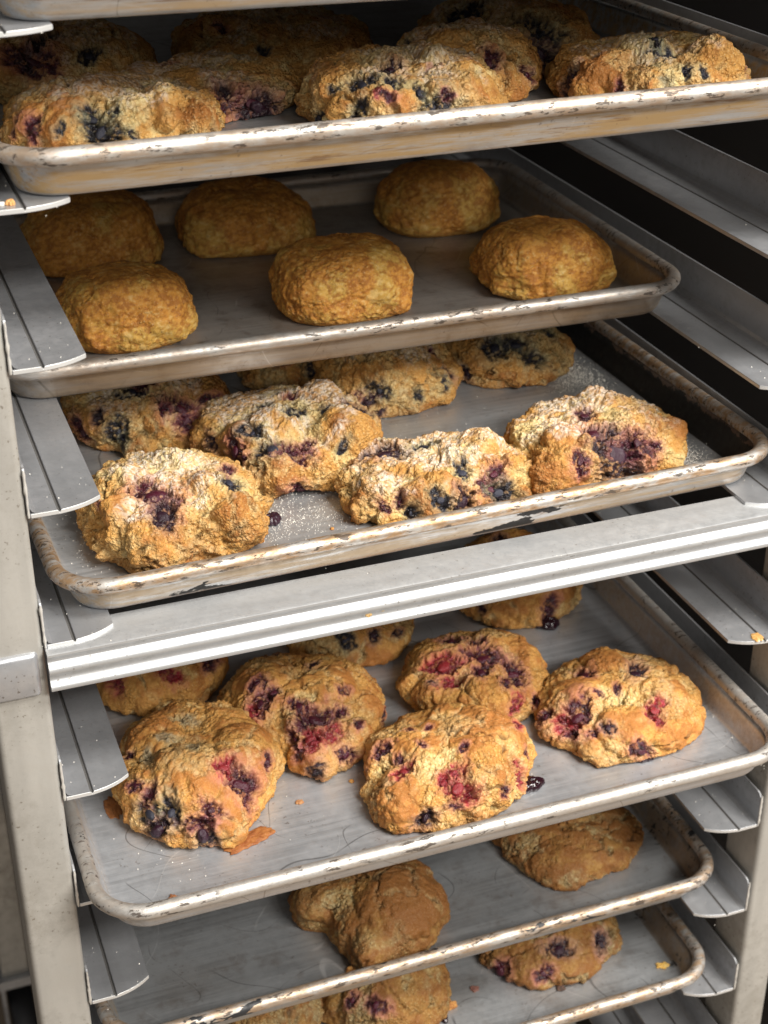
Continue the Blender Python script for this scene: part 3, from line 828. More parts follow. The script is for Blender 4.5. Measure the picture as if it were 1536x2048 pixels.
# fitted bakes: tray, centre x, y, radius x, y, height, squareness, fruit (x, y, z, radius, kind), outline
SCONES = {
    '1a': (1, 81.2, 109.3, 57.9, 49.2, 27.3, 2.2,
        [(-19.6, -38.1, 20.0, 4.5, 'b'), (-17.5, -45.1, 13.8, 5.5, 'b'), (-12.2, -43.9, 16.7, 2.0, 'b'), (-46.5, -28.4, 13.1, 3.0, 'w'), (-53.1, -18.5, 12.1, 2.5, 'w'), (-15.1, 5.9, 27.0, 3.7, 'b'), (-30.7, 21.6, 24.1, 2.6, 'g'), (-34.9, -38.2, 13.7, 1.7, 'b'), (-1.8, -48.4, 10.6, 1.8, 'b'), (-9.5, -39.7, 20.2, 2.0, 'b')],
        [],
        [(-38.4, -25.8, 20.3, 22.6, 5, 0.7), (16.3, -43.0, 16.9, 8.1, 8, 0.6), (35.3, -38.6, 12.9, 12.8, 6, 0.6), (2.5, -37.4, 21.9, 12.6, 5, -0.5), (-7.0, -44.3, 16.8, 10.0, 4, -0.4), (20.6, -27.0, 24.3, 11.5, 6, 0), (-35.3, -39.1, 11.9, 12.5, 3, -0.3), (-22.1, -8.9, 26.4, 17.9, 3, 0.2)]),
    '1b': (1, 234.5, 86.5, 56.8, 51.1, 34.7, 2.1,
        [(-15.3, -18.3, 33.4, 4.2, 'd'), (-33.9, -25.7, 27.7, 4.7, 'b'), (-46.2, -18.2, 23.0, 1.8, 'b'), (-18.9, -34.5, 28.4, 3.6, 'b'), (-8.3, -42.9, 24.4, 3.1, 'b'), (-1.1, -49.0, 17.3, 4.6, 'b'), (5.1, -46.4, 21.0, 1.8, 'w'), (-36.9, -37.1, 16.9, 2.6, 'b'), (-40.3, -36.4, 12.1, 2.1, 'b'), (-55.4, -12.4, 7.0, 3.2, 'b'), (-29.3, -38.1, 22.1, 1.5, 'r'), (6.7, -26.3, 32.6, 1.6, 'w'), (-25.1, -41.5, 21.0, 2.1, 'w')],
        [],
        [(-46.6, -28.5, 14.7, 9.1, 6, 0.5), (-37.1, -33.2, 21.4, 5.7, 4, 0.6), (-29.5, -42.3, 16.4, 11.6, 6, 0.3), (-17.8, -46.1, 18.3, 9.0, 6, 0.5), (3.2, -43.6, 24.2, 7.8, 5, 0.6), (15.6, -40.7, 25.1, 18.3, 5, 0.4), (-8.9, -2.0, 34.6, 13.4, 5, 0), (12.2, -14.1, 34.1, 8.0, 6, -0.2), (28.9, -43.7, 14.2, 10.5, 5, 0.4), (-24.8, -37.1, 25.1, 7.7, 0, -0.5)]),
    '1c': (1, 382.9, 85.4, 54.7, 54.7, 32.1, 2.2,
        [(-52.9, -7.0, 14.0, 5.0, 'd'), (-4.8, -28.9, 30.0, 5.5, 'b'), (-8.2, -20.9, 31.1, 2.8, 'b'), (3.5, -50.0, 19.1, 1.9, 'b'), (-5.2, -48.1, 21.0, 1.9, 'b'), (-37.9, -39.3, 14.8, 2.2, 'w'), (41.8, -30.5, 19.1, 2.8, 'w'), (-16.9, -49.1, 17.6, 2.2, 'g')],
        [],
        [(-37.9, -23.3, 24.7, 16.5, 7, 0.6), (-10.3, -14.3, 31.7, 16.7, 6, -0.3), (24.6, -31.7, 27.0, 16.7, 7, 0.2), (-31.2, -43.6, 16.3, 16.3, 6, 0.5), (-50.6, -23.1, 9.3, 12.4, 5, 0.4), (7.2, -45.7, 23.0, 13.7, 5, 0.6), (-46.7, -7.7, 22.2, 8.4, 5, -0.3), (-14.4, -45.5, 22.0, 10.9, 3, -0.5)]),
    '1d': (1, 144.9, 158.8, 50.5, 50.5, 22.7, 2.2,
        [(-19.4, 11.4, 21.9, 4.5, 'w'), (-0.9, -48.4, 11.0, 7.0, 'w'), (14.8, -48.6, 6.5, 7.6, 'w'), (16.3, -52.1, 0, 8.2, 'd'), (-2.2, -41.0, 17.0, 3.2, 'd')],  # fourth entry is only a dark patch at the lower front
        [],
        []),
    '1e': (1, 211.4, 252.9, 62.2, 62.2, 28.0, 2.1,
        [(-38.6, -19.4, 24.0, 2.4, 'w'), (-21.3, -51.7, 18.0, 3.0, 'b')],
        [],
        []),
    '1f': (1, 72.2, 226.7, 54.7, 54.7, 33.9, 2.1,
        [(9.9, -43.6, 25.4, 3.9, 'b'), (-22.3, -39.2, 25.3, 8.4, 'w'), (-9.5, -24.1, 32.4, 6.2, 'd')],
        [],
        []),
    '1g': (1, 287.1, 133.1, 42.8, 42.8, 36.2, 2.1,
        [(3.4, -37.0, 24.7, 4.5, 'w'), (27.3, -33.0, 13.7, 3.4, 'w'), (-13.6, -4.7, 35.6, 3.4, 'b'), (-33.7, 2.1, 28.1, 3.4, 'b')],
        [],
        []),
    '1h': (1, 347.5, 201.1, 55.1, 55.1, 37.4, 2.1,
        [(-34.5, -12.5, 32.8, 7.3, 'b'), (0.9, -48.1, 25.0, 9.0, 'b'), (0.1, -54.5, 13.1, 6.0, 'd')],
        [],
        []),
    '2a': (2, 96.3, 224.3, 44.0, 41.8, 42.4, 2.6,
        [],
        [],
        []),
    '2b': (2, 241.6, 218.9, 46.2, 39.3, 41.9, 2.7,
        [],
        [],
        []),
    '2c': (2, 387.6, 213.6, 46.7, 42.1, 41.8, 2.7,
        [],
        [],
        []),
    '2d': (2, 104.0, 377.1, 48.5, 46.1, 43.3, 2.8,
        [],
        [],
        []),
    '2e': (2, 219.9, 374.0, 49.7, 44.7, 40.4, 2.5,
        [],
        [],
        []),
    '2f': (2, 368.1, 362.8, 46.2, 41.6, 45.4, 2.5,
        [],
        [],
        []),
    '3a': (3, 93.5, 99.1, 54.9, 52.1, 41.0, 2.3,
        [(-15.1, -24.3, 38.4, 8.6, 'w'), (-14.5, -38.6, 32.6, 6.2, 'd'), (29.2, -22.2, 36.1, 5.2, 'b'), (33.1, -4.9, 37.0, 3.3, 'w'), (-44.7, -11.5, 29.8, 2.3, 'w')],
        [(-2.84, 0.98), (-2.37, 1.03), (-2.21, 1.19), (-1.52, 0.99), (-1.15, 1.02), (-0.8, 1.06), (-0.43, 0.99), (2.93, 1.0)],
        [(-36.9, -25.0, 31.6, 12.0, 7, 0.5), (-45.9, -31.1, 15.3, 12.8, 5, 0.2), (-19.8, -49.4, 13.3, 21.2, 6, 0.3), (28.3, -44.1, 20.6, 15.0, 7, 0.4), (13.9, -20.4, 39.3, 8.7, 4, 0.4), (-25.3, 8.8, 39.0, 11.8, 4, 0), (9.1, 13.8, 40.5, 17.9, 4, -0.5), (7.4, -38.6, 33.2, 11.4, 0, -0.6), (-12.7, 11.4, 40.4, 8.9, 3, -0.5), (48.3, -23.9, 19.8, 6.5, 6, 0.4)]),
    '3b': (3, 259.9, 90.3, 59.7, 47.8, 27.6, 2.3,
        [(-33.1, 14.5, 24.9, 8.7, 'd'), (-3.8, 12.6, 27.4, 4.7, 'b'), (5.2, -25.7, 25.7, 4.0, 'b'), (25.1, -30.5, 22.7, 4.9, 'w'), (21.4, -41.5, 16.4, 6.1, 'w'), (29.0, -42.9, 10.1, 6.7, 'b'), (-0.7, -46.5, 12.1, 5.4, 'd'), (-39.3, -34.7, 15.1, 2.7, 'w'), (-34.5, -40.6, 9.7, 3.0, 'b'), (-16.8, -42.9, 16.0, 3.9, 'b'), (-46.1, -32.5, 10.5, 2.4, 'w')],
        [(-2.82, 1.11), (-2.49, 1.12), (-2.27, 1.12), (-2.02, 0.94), (-1.5, 0.89), (-1.05, 0.99), (-0.74, 1.03), (3.09, 1.03)],
        [(-10.0, -37.9, 21.0, 12.6, 7, 0.6), (-29.1, -34.9, 19.7, 9.6, 5, 0.5), (-47.9, -16.7, 19.4, 13.6, 6, 0.6), (-54.8, -22.2, 8.0, 10.6, 5, 0.5), (43.7, -23.1, 19.7, 8.7, 6, 0.6), (42.5, -36.4, 7.2, 4.9, 6, 0.7), (32.6, 5.8, 25.6, 15.8, 6, 0.1), (10.9, -8.9, 27.4, 12.4, 3, -0.4), (-17.8, 2.4, 27.2, 13.9, 0, -0.6), (-22.9, -43.7, 12.8, 11.9, 4, 0.4), (22.8, -35.6, 20.8, 7.6, 0, -0.7), (-56.6, 4.2, 14.3, 9.2, 5, 0.2)]),
    '3c': (3, 368.8, 92.7, 59.3, 50.4, 34.5, 2.3,
        [(-6.5, 0.9, 34.4, 4.8, 'w'), (-11.4, -21.9, 33.0, 5.0, 'w'), (-2.3, -41.7, 25.2, 10.6, 'd'), (12.8, -38.8, 26.8, 6.9, 'w'), (25.6, -38.4, 24.4, 3.1, 'w'), (-30.9, -39.3, 21.4, 4.3, 'w')],
        [(-2.76, 0.94), (-2.45, 1.23), (-2.28, 1.11), (-1.89, 0.94), (-1.33, 0.86), (-0.99, 0.98), (-0.48, 0.99)],
        [(15.8, -47.0, 17.1, 14.0, 8, 0.6), (46.6, -19.9, 24.1, 9.0, 5, 0.6), (-41.6, -37.5, 14.2, 21.7, 6, 0.4), (-47.7, -33.5, 4.6, 12.5, 5, 0.5), (-21.7, -30.1, 29.8, 5.0, 5, 0.9), (-29.9, -18.7, 31.2, 14.1, 5, 0.5), (12.5, 16.1, 33.7, 14.7, 3, 0.3), (25.8, 13.4, 32.7, 6.5, 2, 0.4), (-50.1, 3.9, 24.5, 15.9, 4, -0.7), (10.0, -16.0, 33.8, 15.9, 3, -0.3), (28.7, -15.0, 32.0, 14.4, 4, 0.4)]),
    '3d': (3, 185.6, 177.0, 60.9, 57.9, 34.0, 2.3,
        [(-20.5, -45.8, 24.5, 5.9, 'b'), (-6.8, -51.6, 21.7, 5.6, 'w'), (1.9, -48.3, 24.6, 3.4, 'w'), (-7.1, -57.6, 8.5, 5.6, 'w'), (-48.0, -27.9, 21.8, 6.3, 'w'), (-56.7, -6.9, 19.0, 3.5, 'd'), (-42.6, -40.5, 17.9, 3.1, 'w'), (44.1, -15.7, 27.4, 5.9, 'd'), (2.7, -17.4, 33.5, 4.2, 'b'), (23.8, -21.1, 32.0, 3.2, 'b'), (-27.9, -27.3, 30.3, 3.8, 'b'), (-11.7, 1.2, 33.8, 2.9, 'b'), (20.1, -53.8, 15.9, 2.5, 'b'), (6.8, 5.1, 33.9, 2.6, 'w')],
        [(-2.58, 0.73), (-2.08, 1.04), (-1.75, 1.17), (-1.45, 1.21), (-1.22, 1.3), (-0.49, 0.99), (2.75, 0.99), (3.12, 0.87)],
        [(-23.6, -54.3, 11.6, 18.7, 7, 0.5), (28.7, -41.9, 24.8, 20.7, 8, 0.3), (-9.1, -25.3, 32.5, 17.5, 6, 0.2), (28.2, 6.5, 32.4, 16.5, 6, 0.2), (-42.5, -20.5, 27.3, 15.8, 6, 0.4), (0.0, -57.2, 12.3, 7.8, 6, 0.5), (16.6, -56.6, 5.5, 12.6, 6, 0.5), (5.8, -20.4, 33.2, 19.2, 0, -0.6)]),
    '3e': (3, 111.7, 253.1, 53.9, 53.9, 37.3, 2.3,
        [(-14.0, -25.3, 35.0, 5.9, 'b'), (-4.1, -14.3, 36.9, 5.0, 'w'), (15.2, -45.1, 25.4, 7.9, 'w'), (2.8, -45.4, 26.5, 3.3, 'w'), (16.9, -49.9, 18.2, 4.6, 'w'), (-37.4, -34.2, 23.5, 3.3, 'd'), (-29.3, -46.0, 16.2, 5.2, 'b'), (-26.3, -48.8, 11.2, 2.6, 'b'), (-51.5, -16.9, 13.6, 5.3, 'w'), (-48.7, -26.6, 10.8, 4.0, 'w'), (33.5, -35.7, 25.3, 3.3, 'w')],
        [],
        []),
    '3f': (3, 277.3, 244.0, 51.9, 49.3, 46.6, 2.2,
        [(-15.2, -45.9, 21.6, 4.8, 'b'), (38.9, -32.4, 21.6, 3.5, 'd'), (31.8, -39.9, 17.4, 2.8, 'b'), (13.3, -47.9, 13.5, 2.4, 'b'), (-50.0, 4.4, 21.7, 3.5, 'b'), (-24.3, -44.7, 12.5, 3.8, 'd'), (32.7, -26.7, 35.3, 2.8, 'w'), (-31.9, -39.8, 17.2, 2.7, 'w'), (-15.9, -47.6, 4.1, 2.7, 'd')],
        [],
        []),
    '3g': (3, 379.1, 258.7, 48.1, 48.1, 33.3, 2.3,
        [(-18.3, -27.7, 29.1, 7.2, 'b'), (-1.2, -28.8, 30.1, 6.1, 'b'), (6.4, -41.9, 22.1, 6.1, 'b'), (-43.0, -25.0, 6.9, 4.3, 'd'), (28.6, -17.3, 28.9, 4.0, 'b'), (-42.7, 8.4, 21.1, 3.3, 'w')],
        [],
        []),
    '5a': (5, 93.7, 84.3, 54.2, 65.0, 38.6, 2.1,
        [(18.0, -47.9, 29.5, 8.6, 'w'), (7.7, -37.9, 35.1, 5.0, 'r'), (-39.8, -42.9, 16.9, 6.7, 'b'), (-29.2, -50.6, 21.7, 5.8, 'b'), (-36.3, -49.6, 9.7, 6.1, 'd'), (-13.4, -63.2, 9.8, 6.1, 'd'), (-14.9, -60.9, 17.4, 4.6, 'w'), (-5.9, -58.9, 23.3, 4.3, 'w'), (-38.9, -34.7, 25.5, 4.0, 'w'), (-43.9, -23.7, 25.7, 3.4, 'w'), (39.2, -29.7, 27.5, 3.8, 'w'), (-44.4, 6.5, 28.4, 2.5, 'w'), (-0.4, 21.6, 37.9, 4.2, 'g'), (-33.9, -4.6, 34.3, 3.5, 'g'), (-18.3, 3.3, 37.9, 3.5, 'g'), (-5.3, -14.8, 38.2, 3.5, 'g')],
        [(-3.09, 1.05), (-2.83, 1.04), (-2.46, 1.06), (-2.24, 1.1), (-1.86, 1.05), (-1.6, 1.07), (-1.23, 0.95), (-0.73, 0.88), (-0.2, 1.01)],
        [(-15.0, -31.0, 35.8, 26.3, 7, 0.6), (30.1, -19.1, 34.6, 23.8, 5, 0.6), (-26.0, 16.9, 35.9, 22.4, 4, 0.4), (8.0, -60.7, 20.7, 18.3, 5, 0.5), (-20.4, -59.9, 14.7, 6.1, 5, 0.5), (-45.0, -21.3, 25.3, 14.0, 4, 0.4), (-2.4, -19.9, 37.9, 9.4, 0, -0.9), (3.6, -33.3, 36.3, 7.8, 0, -0.8), (-19.9, 0.8, 37.7, 11.1, 0, -0.5), (32.1, -44.4, 24.9, 10.9, 5, 0.5)]),
    '5b': (5, 246.3, 33.0, 57.0, 51.3, 35.2, 2.1,
        [(-9.7, -41.9, 25.6, 7.1, 'r'), (-7.6, -31.8, 31.3, 4.0, 'r'), (-4.8, -47.3, 20.2, 4.0, 'r'), (-17.6, -34.9, 28.9, 3.4, 'r'), (-38.2, -19.3, 28.2, 4.7, 'r'), (-37.9, -6.4, 30.5, 2.5, 'w'), (-43.3, 8.1, 27.9, 4.1, 'w'), (-22.3, 14.7, 33.5, 2.9, 'w'), (-9.1, 11.3, 34.8, 2.3, 'w'), (-21.2, -7.9, 34.1, 2.2, 'w'), (2.2, -19.7, 34.3, 2.5, 'w'), (-15.8, -48.2, 15.4, 2.5, 'w'), (-33.1, -42.6, 8.9, 4.6, 'd'), (20.1, -46.6, 16.5, 2.8, 'w'), (-56.2, 2.8, 12.9, 2.6, 'w'), (40.1, -35.7, 15.5, 4.8, 'r'), (45.1, -3.1, 27.2, 2.9, 'r'), (47.4, -21.8, 20.6, 2.6, 'w')],
        [(-2.98, 1.03), (-2.44, 1.22), (-1.9, 1.08), (-1.27, 1.03), (-0.77, 0.93), (-0.06, 1.06), (2.9, 0.99)],
        [(-47.1, -28.1, 14.9, 20.2, 5, 0.6), (19.4, 1.7, 34.5, 35.5, 5, 0.7), (14.1, -42.6, 24.2, 18.7, 5, 0.6), (-16.9, -2.1, 34.8, 22.3, 3, 0.3), (-51.8, -22.7, 0.2, 12.6, 4, 0.5), (-30.4, -19.3, 31.1, 17.2, 0, -0.6), (-12.0, -23.7, 33.2, 14.1, 0, -0.5), (-46.9, -0.6, 26.0, 9.5, 0, -0.5), (0.7, -50.9, 10.7, 12.4, 4, 0.5)]),
    '5c': (5, 381.5, 53.1, 57.3, 54.5, 30.0, 2.3,
        [(-42.0, -17.2, 23.5, 8.3, 'w'), (-49.8, -18.1, 18.4, 5.6, 'r'), (-55.7, -1.8, 13.3, 4.0, 'w'), (-18.1, 17.3, 28.9, 5.1, 'w'), (15.5, 6.7, 29.6, 5.8, 'd'), (-6.1, -7.1, 29.8, 2.7, 'w'), (-21.9, -9.3, 29.1, 2.3, 'w'), (8.6, -33.2, 26.8, 5.0, 'r'), (7.4, -41.2, 24.0, 3.0, 'r'), (-28.4, -37.6, 22.3, 3.3, 'd'), (-10.2, -53.6, 9.7, 5.6, 'w'), (-49.6, -25.5, 15.3, 3.3, 'w'), (-38.4, -35.4, 19.3, 2.6, 'w'), (-53.6, 20.4, 11.9, 3.4, 'w')],
        [(-3.09, 1.09), (-2.79, 0.97), (-2.54, 1.05), (-2.12, 1.05), (-1.68, 1.03), (-1.21, 0.99), (-0.67, 0.99), (2.9, 1.02)],
        [(-14.4, -40.8, 23.7, 21.4, 6, 0.7), (24.4, -24.5, 27.2, 20.2, 6, 0.7), (-35.2, -1.8, 27.0, 20.2, 5, 0.6), (7.2, 28.7, 28.0, 20.9, 5, 0.4), (33.0, 18.1, 26.6, 20.9, 5, 0.5), (15.3, -48.9, 17.5, 16.5, 5, 0.7), (-35.1, 28.4, 23.7, 12.1, 4, 0.5), (-11.1, -20.2, 29.1, 16.7, 0, -0.5), (-30.3, -21.5, 26.7, 13.3, 0, -0.6), (-56.6, -9.6, 8.9, 10.0, 4, 0.4), (-44.4, -36.5, 12.3, 11.5, 3, 0.4)]),
    '5d': (5, 173.1, 123.4, 57.5, 57.5, 36.5, 2.1,
        [(-30.4, -12.8, 33.6, 6.6, 'w'), (-19.3, -9.2, 35.6, 4.0, 'w'), (-26.0, 2.2, 35.1, 4.0, 'w'), (0.6, -39.9, 31.1, 8.5, 'w'), (-7.1, -27.9, 34.6, 4.6, 'w'), (6.3, -51.2, 23.0, 5.9, 'r'), (-6.4, -52.3, 21.9, 5.2, 'r'), (-19.7, -47.4, 23.9, 3.9, 'w'), (11.7, -56.1, 11.3, 4.3, 'w'), (-4.9, -57.2, 8.0, 3.3, 'd'), (-39.6, -18.8, 29.4, 4.9, 'r'), (-2.7, 46.5, 27.6, 4.2, 'd'), (25.3, -22.6, 33.5, 3.0, 'w'), (19.0, -38.6, 30.0, 3.3, 'w'), (16.7, 15.3, 35.6, 3.1, 'd'), (25.2, -46.6, 22.2, 2.6, 'w'), (-14.5, -54.6, 15.2, 2.9, 'w'), (50.0, -29.0, 12.3, 2.7, 'w')],
        [(-2.05, 0.85), (-1.85, 1.03), (-1.61, 1.14), (-1.4, 1.04), (-1.17, 1.08), (-0.69, 1.0)],
        [(20.8, -9.1, 35.5, 20.2, 6, 0.5), (-13.2, -38.1, 31.1, 9.8, 5, 0.5), (27.7, -49.4, 16.1, 13.2, 6, 0.3), (-9.5, -56.7, 10.1, 16.2, 7, 0.4), (-19.7, 19.9, 34.8, 23.8, 5, 0.4), (-1.2, -22.5, 35.5, 8.3, 0, -0.7), (43.1, -26.2, 24.9, 13.4, 4, 0.3)]),
    '5e': (5, 301.6, 117.4, 53.2, 50.5, 32.2, 2.1,
        [(-26.0, -3.6, 30.5, 9.0, 'r'), (-29.0, -22.7, 27.4, 5.1, 'r'), (4.5, -7.0, 32.1, 9.0, 'w'), (19.7, -26.3, 28.7, 6.9, 'w'), (9.2, -48.1, 15.3, 4.4, 'r'), (-9.1, 23.6, 30.6, 5.7, 'w'), (-5.3, -23.4, 30.7, 4.8, 'w'), (7.2, -36.8, 26.5, 3.4, 'w'), (6.9, 9.8, 32.0, 3.5, 'w'), (-38.8, -17.9, 24.6, 2.0, 'd'), (25.8, -44.2, 11.8, 2.7, 'w')],
        [],
        [(-12.1, -36.8, 25.8, 13.5, 5, 0.4), (-0.9, -45.3, 20.5, 16.9, 5, 0.3), (40.5, -4.2, 25.7, 17.6, 5, 0.4), (-44.8, -18.4, 19.8, 11.9, 6, 0.4), (-18.7, -26.2, 28.8, 10.2, 0, -0.7), (30.0, 15.5, 28.7, 21.4, 4, 0.3), (-50.8, -1.0, 16.1, 8.6, 6, 0.4)]),
    '5f': (5, 97.8, 212.1, 46.7, 51.3, 42.9, 2.1,
        [(-1.0, -44.8, 28.8, 5.1, 'r'), (29.9, -35.1, 25.2, 4.5, 'w'), (-36.2, -30.0, 21.2, 4.1, 'r')],
        [],
        []),
    '5g': (5, 243.7, 219.0, 51.1, 51.1, 38.1, 2.1,
        [(-17.7, -43.7, 22.7, 5.4, 'b'), (5.2, -45.7, 23.8, 3.6, 'd'), (22.8, -44.0, 18.8, 2.9, 'd'), (-39.0, 48.5, 7.6, 3.8, 'w')],
        [],
        []),
    '5h': (5, 379.2, 226.9, 49.4, 56.8, 38.7, 2.1,
        [(7.9, -55.4, 14.3, 6.4, 'w'), (-39.3, -34.7, 13.9, 3.0, 'd'), (-0.7, 19.3, 38.0, 4.7, 'd')],
        [],
        []),
    '6a': (6, 211.4, 86.5, 57.4, 57.4, 33.9, 2.2,
        [],
        [(-3.11, 0.67), (-2.92, 0.6), (-2.49, 0.68), (-2.14, 0.86), (-2.1, 1.0), (-1.89, 1.05), (-1.54, 0.89), (-1.32, 0.96), (-0.79, 0.92), (-0.28, 0.99), (2.62, 1.01), (3.11, 0.96)],
        [(15.4, -19.8, 32.6, 33.4, 8, 0.7), (-42.4, 7.7, 27.6, 17.7, 3, -0.3), (-11.7, -52.3, 19.6, 20.6, 3, 0.0), (41.2, -21.8, 26.1, 21.3, 4, 0.3), (-28.9, -7.7, 31.9, 14.0, 0, -0.9), (-23.0, -43.3, 24.5, 12.0, 0, -0.4)]),
    '6b': (6, 379.6, 113.6, 54.2, 54.2, 22.5, 2.1,
        [],
        [(-3.07, 0.91), (-2.4, 0.98), (-1.89, 1.04), (-1.35, 0.94), (-0.7, 0.97), (-0.17, 1.07), (2.74, 1.0)],
        []),
    '7a': (7, 359.1, 97.6, 55.1, 55.1, 26.5, 2.1,
        [(-5.0, -36.4, 23.1, 6.0, 'd'), (30.8, -38.2, 17.7, 5.3, 'd'), (-49.6, -25.3, 4.3, 6.8, 'w'), (-23.5, -47.5, 13.4, 4.5, 'w')],
        [],
        []),
    '7b': (7, 220.5, 81.8, 47.0, 47.0, 47.7, 2.2,
        [(-19.6, -35.4, 34.1, 5.0, 'w'), (-34.9, -23.1, 32.5, 3.6, 'w')],
        [],
        []),
    '7c': (7, 128.7, 83.0, 39.4, 39.4, 50.8, 2.1,
        [],
        [],
        []),
    '3h': (3, 225.7, 293.4, 36.7, 36.7, 35.7, 2.2,
        [(4.7, -35.0, 17.3, 3.5, 'b'), (-14.7, -28.1, 25.5, 3.5, 'w')],
        [],
        []),
}

HI, MID, LO = (420, 116), (300, 84), (220, 60)
# key: (style, seed, resolution, label)
INFO = {
    '1a': ('top', 101, HI, "low broad scone at the left front of the highest full tray, golden with blue crack"),
    '1b': ('top', 102, HI, "craggy scone with several small dark blue holes, front middle of the highest full tray"),
    '1c': ('top', 103, HI, "big sugar topped scone by the right front corner of the highest full tray"),
    '1d': ('top', 104, MID, "shaded scone with wide dark purple underside, between two front scones of the highest full tray"),
    '1e': ('top', 105, MID, "wide shaded scone at the back middle of the highest full tray with few berries"),
    '1f': ('top', 106, MID, "shaded purple stained scone at the back left of the highest full tray"),
    '1g': ('top', 107, MID, "half lit scone just behind the scone with small blue holes on the highest full tray"),
    '1h': ('top', 108, MID, "darkest scone with large black berries at the back right of the highest full tray"),
    '2a': ('bisc', 201, HI, "smooth golden biscuit in the front left, next to the runner"),
    '2b': ('bisc', 202, HI, "smooth golden biscuit in the middle of the front row"),
    '2c': ('bisc', 203, HI, "smooth square golden biscuit by the right front corner of its tray"),
    '2d': ('bisc', 204, MID, "smooth golden biscuit half hidden by the runner, behind the front left biscuit"),
    '2e': ('bisc', 205, MID, "smooth round golden biscuit in the middle of the back row"),
    '2f': ('bisc', 206, MID, "smooth round golden biscuit at the right of the back row, in shade"),
    '3a': ('crumb', 301, HI, "crumbly scone with one big purple berry hole, left front of the burnt tray"),
    '3b': ('crumb', 302, HI, "crumbly pale yellow scone with dark berries along its front, middle front of burnt tray"),
    '3c': ('crumb', 303, HI, "sugar dusted crumbly scone with wide purple blackberry streak, right front of the burnt tray"),
    '3d': ('crumb', 304, HI, "crumbly scone with many purple cracks, second row of the burnt tray"),
    '3e': ('crumb', 305, MID, "shaded crumbly scone at the far left of the burnt tray, beside the runner"),
    '3f': ('crumb', 306, MID, "brown shaded crumbly scone with hardly any berries, under the half size tray"),
    '3g': ('crumb', 307, MID, "shaded scone with black berry patch on top, back right of the burnt tray"),
    '3h': ('crumb', 308, LO, "dim brown scone mostly hidden behind the scone with many purple cracks"),
    '5a': ('crust', 501, HI, "large golden scone with blackberries bursting from its front edge, left front of clean tray"),
    '5b': ('crust', 502, HI, "domed golden scone with red raspberry patch, dark jam at its right, front of clean tray"),
    '5c': ('crust', 503, HI, "golden scone with round purple berry and black jam drip, right front of the clean tray"),
    '5d': ('crust', 504, HI, "scone with many dark red berries behind the left front scone of the clean tray"),
    '5e': ('crust', 505, HI, "scone with two bright red berries on top, second row of the clean tray"),
    '5f': ('crust', 506, MID, "shaded scone behind the left runner under the crossbar"),
    '5g': ('crust', 507, MID, "shaded scone with a single black blueberry, cut across by the crossbar in the middle"),
    '5h': ('crust', 508, MID, "back right scone on clean tray with black jam blob, cut across by the crossbar"),
    '6a': ('plain', 601, HI, "plain brown two lobed biscuit with a torn pale side, middle of the greasy tray"),
    '6b': ('plain', 602, HI, "plain round brown biscuit near the right wall of the greasy tray"),
    '7a': ('dark', 701, MID, "dark brown berry scone on the lowest tray, towards its right wall"),
    '7b': ('dark', 702, MID, "brown scone at the bottom edge of the photo with a crumb at its right side"),
    '7c': ('dark', 703, LO, "brown scone whose right edge just shows at the bottom edge of the photo"),
}
GROUPS = {1: "berry scones on the highest full tray", 2: "golden biscuits on the half size tray", 3: "sugared berry scones on the burnt tray",
          5: "berry scones on the clean tray", 6: "plain biscuits on the greasy tray", 7: "berry scones on the lowest tray"}
TIER = {1: 2, 2: 4, 3: 5, 5: 7, 6: 9, 7: 10}
FLOOR = 1.35
SOBJ = {}
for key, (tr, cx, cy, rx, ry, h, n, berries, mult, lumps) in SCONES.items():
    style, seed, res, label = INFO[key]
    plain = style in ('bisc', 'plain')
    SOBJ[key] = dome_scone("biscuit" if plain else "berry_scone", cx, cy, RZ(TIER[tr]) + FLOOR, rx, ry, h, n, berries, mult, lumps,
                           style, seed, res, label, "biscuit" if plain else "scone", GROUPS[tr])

# the torn biscuit has a second, lower and paler lobe at its left
def lump(name, pts_r, hgt, seed, mat, cols, dry=1.0, parent=None, loc=None, rough=1.0, n=64, m=14):
    """small irregular flat-bottomed lump: pts_r = (rx, ry, power)"""
    rx, ry, hp = pts_r
    th = np.linspace(0, 2 * np.pi, n, endpoint=False)
    t = np.linspace(0, 1, m)
    T, H = np.meshgrid(th, t)
    rad = np.where(H < .2, .93 + .07 * H / .2, np.cos((H - .2) / .8 * np.pi / 2) ** hp)
    zz = np.where(H < .2, H / .2 * .18, .18 + .82 * np.sin((H - .2) / .8 * np.pi / 2))
    p = np.stack([rx * np.cos(T) * rad, ry * np.sin(T) * rad, hgt * zz], -1).reshape(-1, 3)
    s = p + seed * 57.3
    q = min(rx, ry)
    ol = 1 + rough * 1.1 * (fbm(np.stack([np.cos(T).ravel() * 1.7, np.sin(T).ravel() * 1.7, np.full(T.size, seed * 3.1)], -1), seed, 3) - .5)
    p[:, :2] *= ol[:, None]
    f1, _, _ = worley(s / max(1.2, q * .35), seed + 3, False)
    p[:, 2] *= (.72 + .5 * np.sqrt(np.clip(1 - (f1 / .85) ** 2, 0, 1)))
    p[:, 2] = np.maximum(p[:, 2], .05)
    c0, c1 = np.array(cols[0]), np.array(cols[1])
    w = sstep(fbm(s / max(1.5, q * .4), seed + 8, 3), .36, .64)
    c = c0 + (c1 - c0) * w[:, None]
    f = [(j * n + i, j * n + (i + 1) % n, (j + 1) * n + (i + 1) % n, (j + 1) * n + i) for j in range(m - 1) for i in range(n)]
    o = mesh_obj(name, p, f, mat, parent, True, loc)
    ca = o.data.color_attributes.new("bake", 'FLOAT_COLOR', 'POINT')
    ca.data.foreach_set("color", np.concatenate([c, np.full((len(c), 1), dry)], 1).astype(np.float32).ravel())
    return o

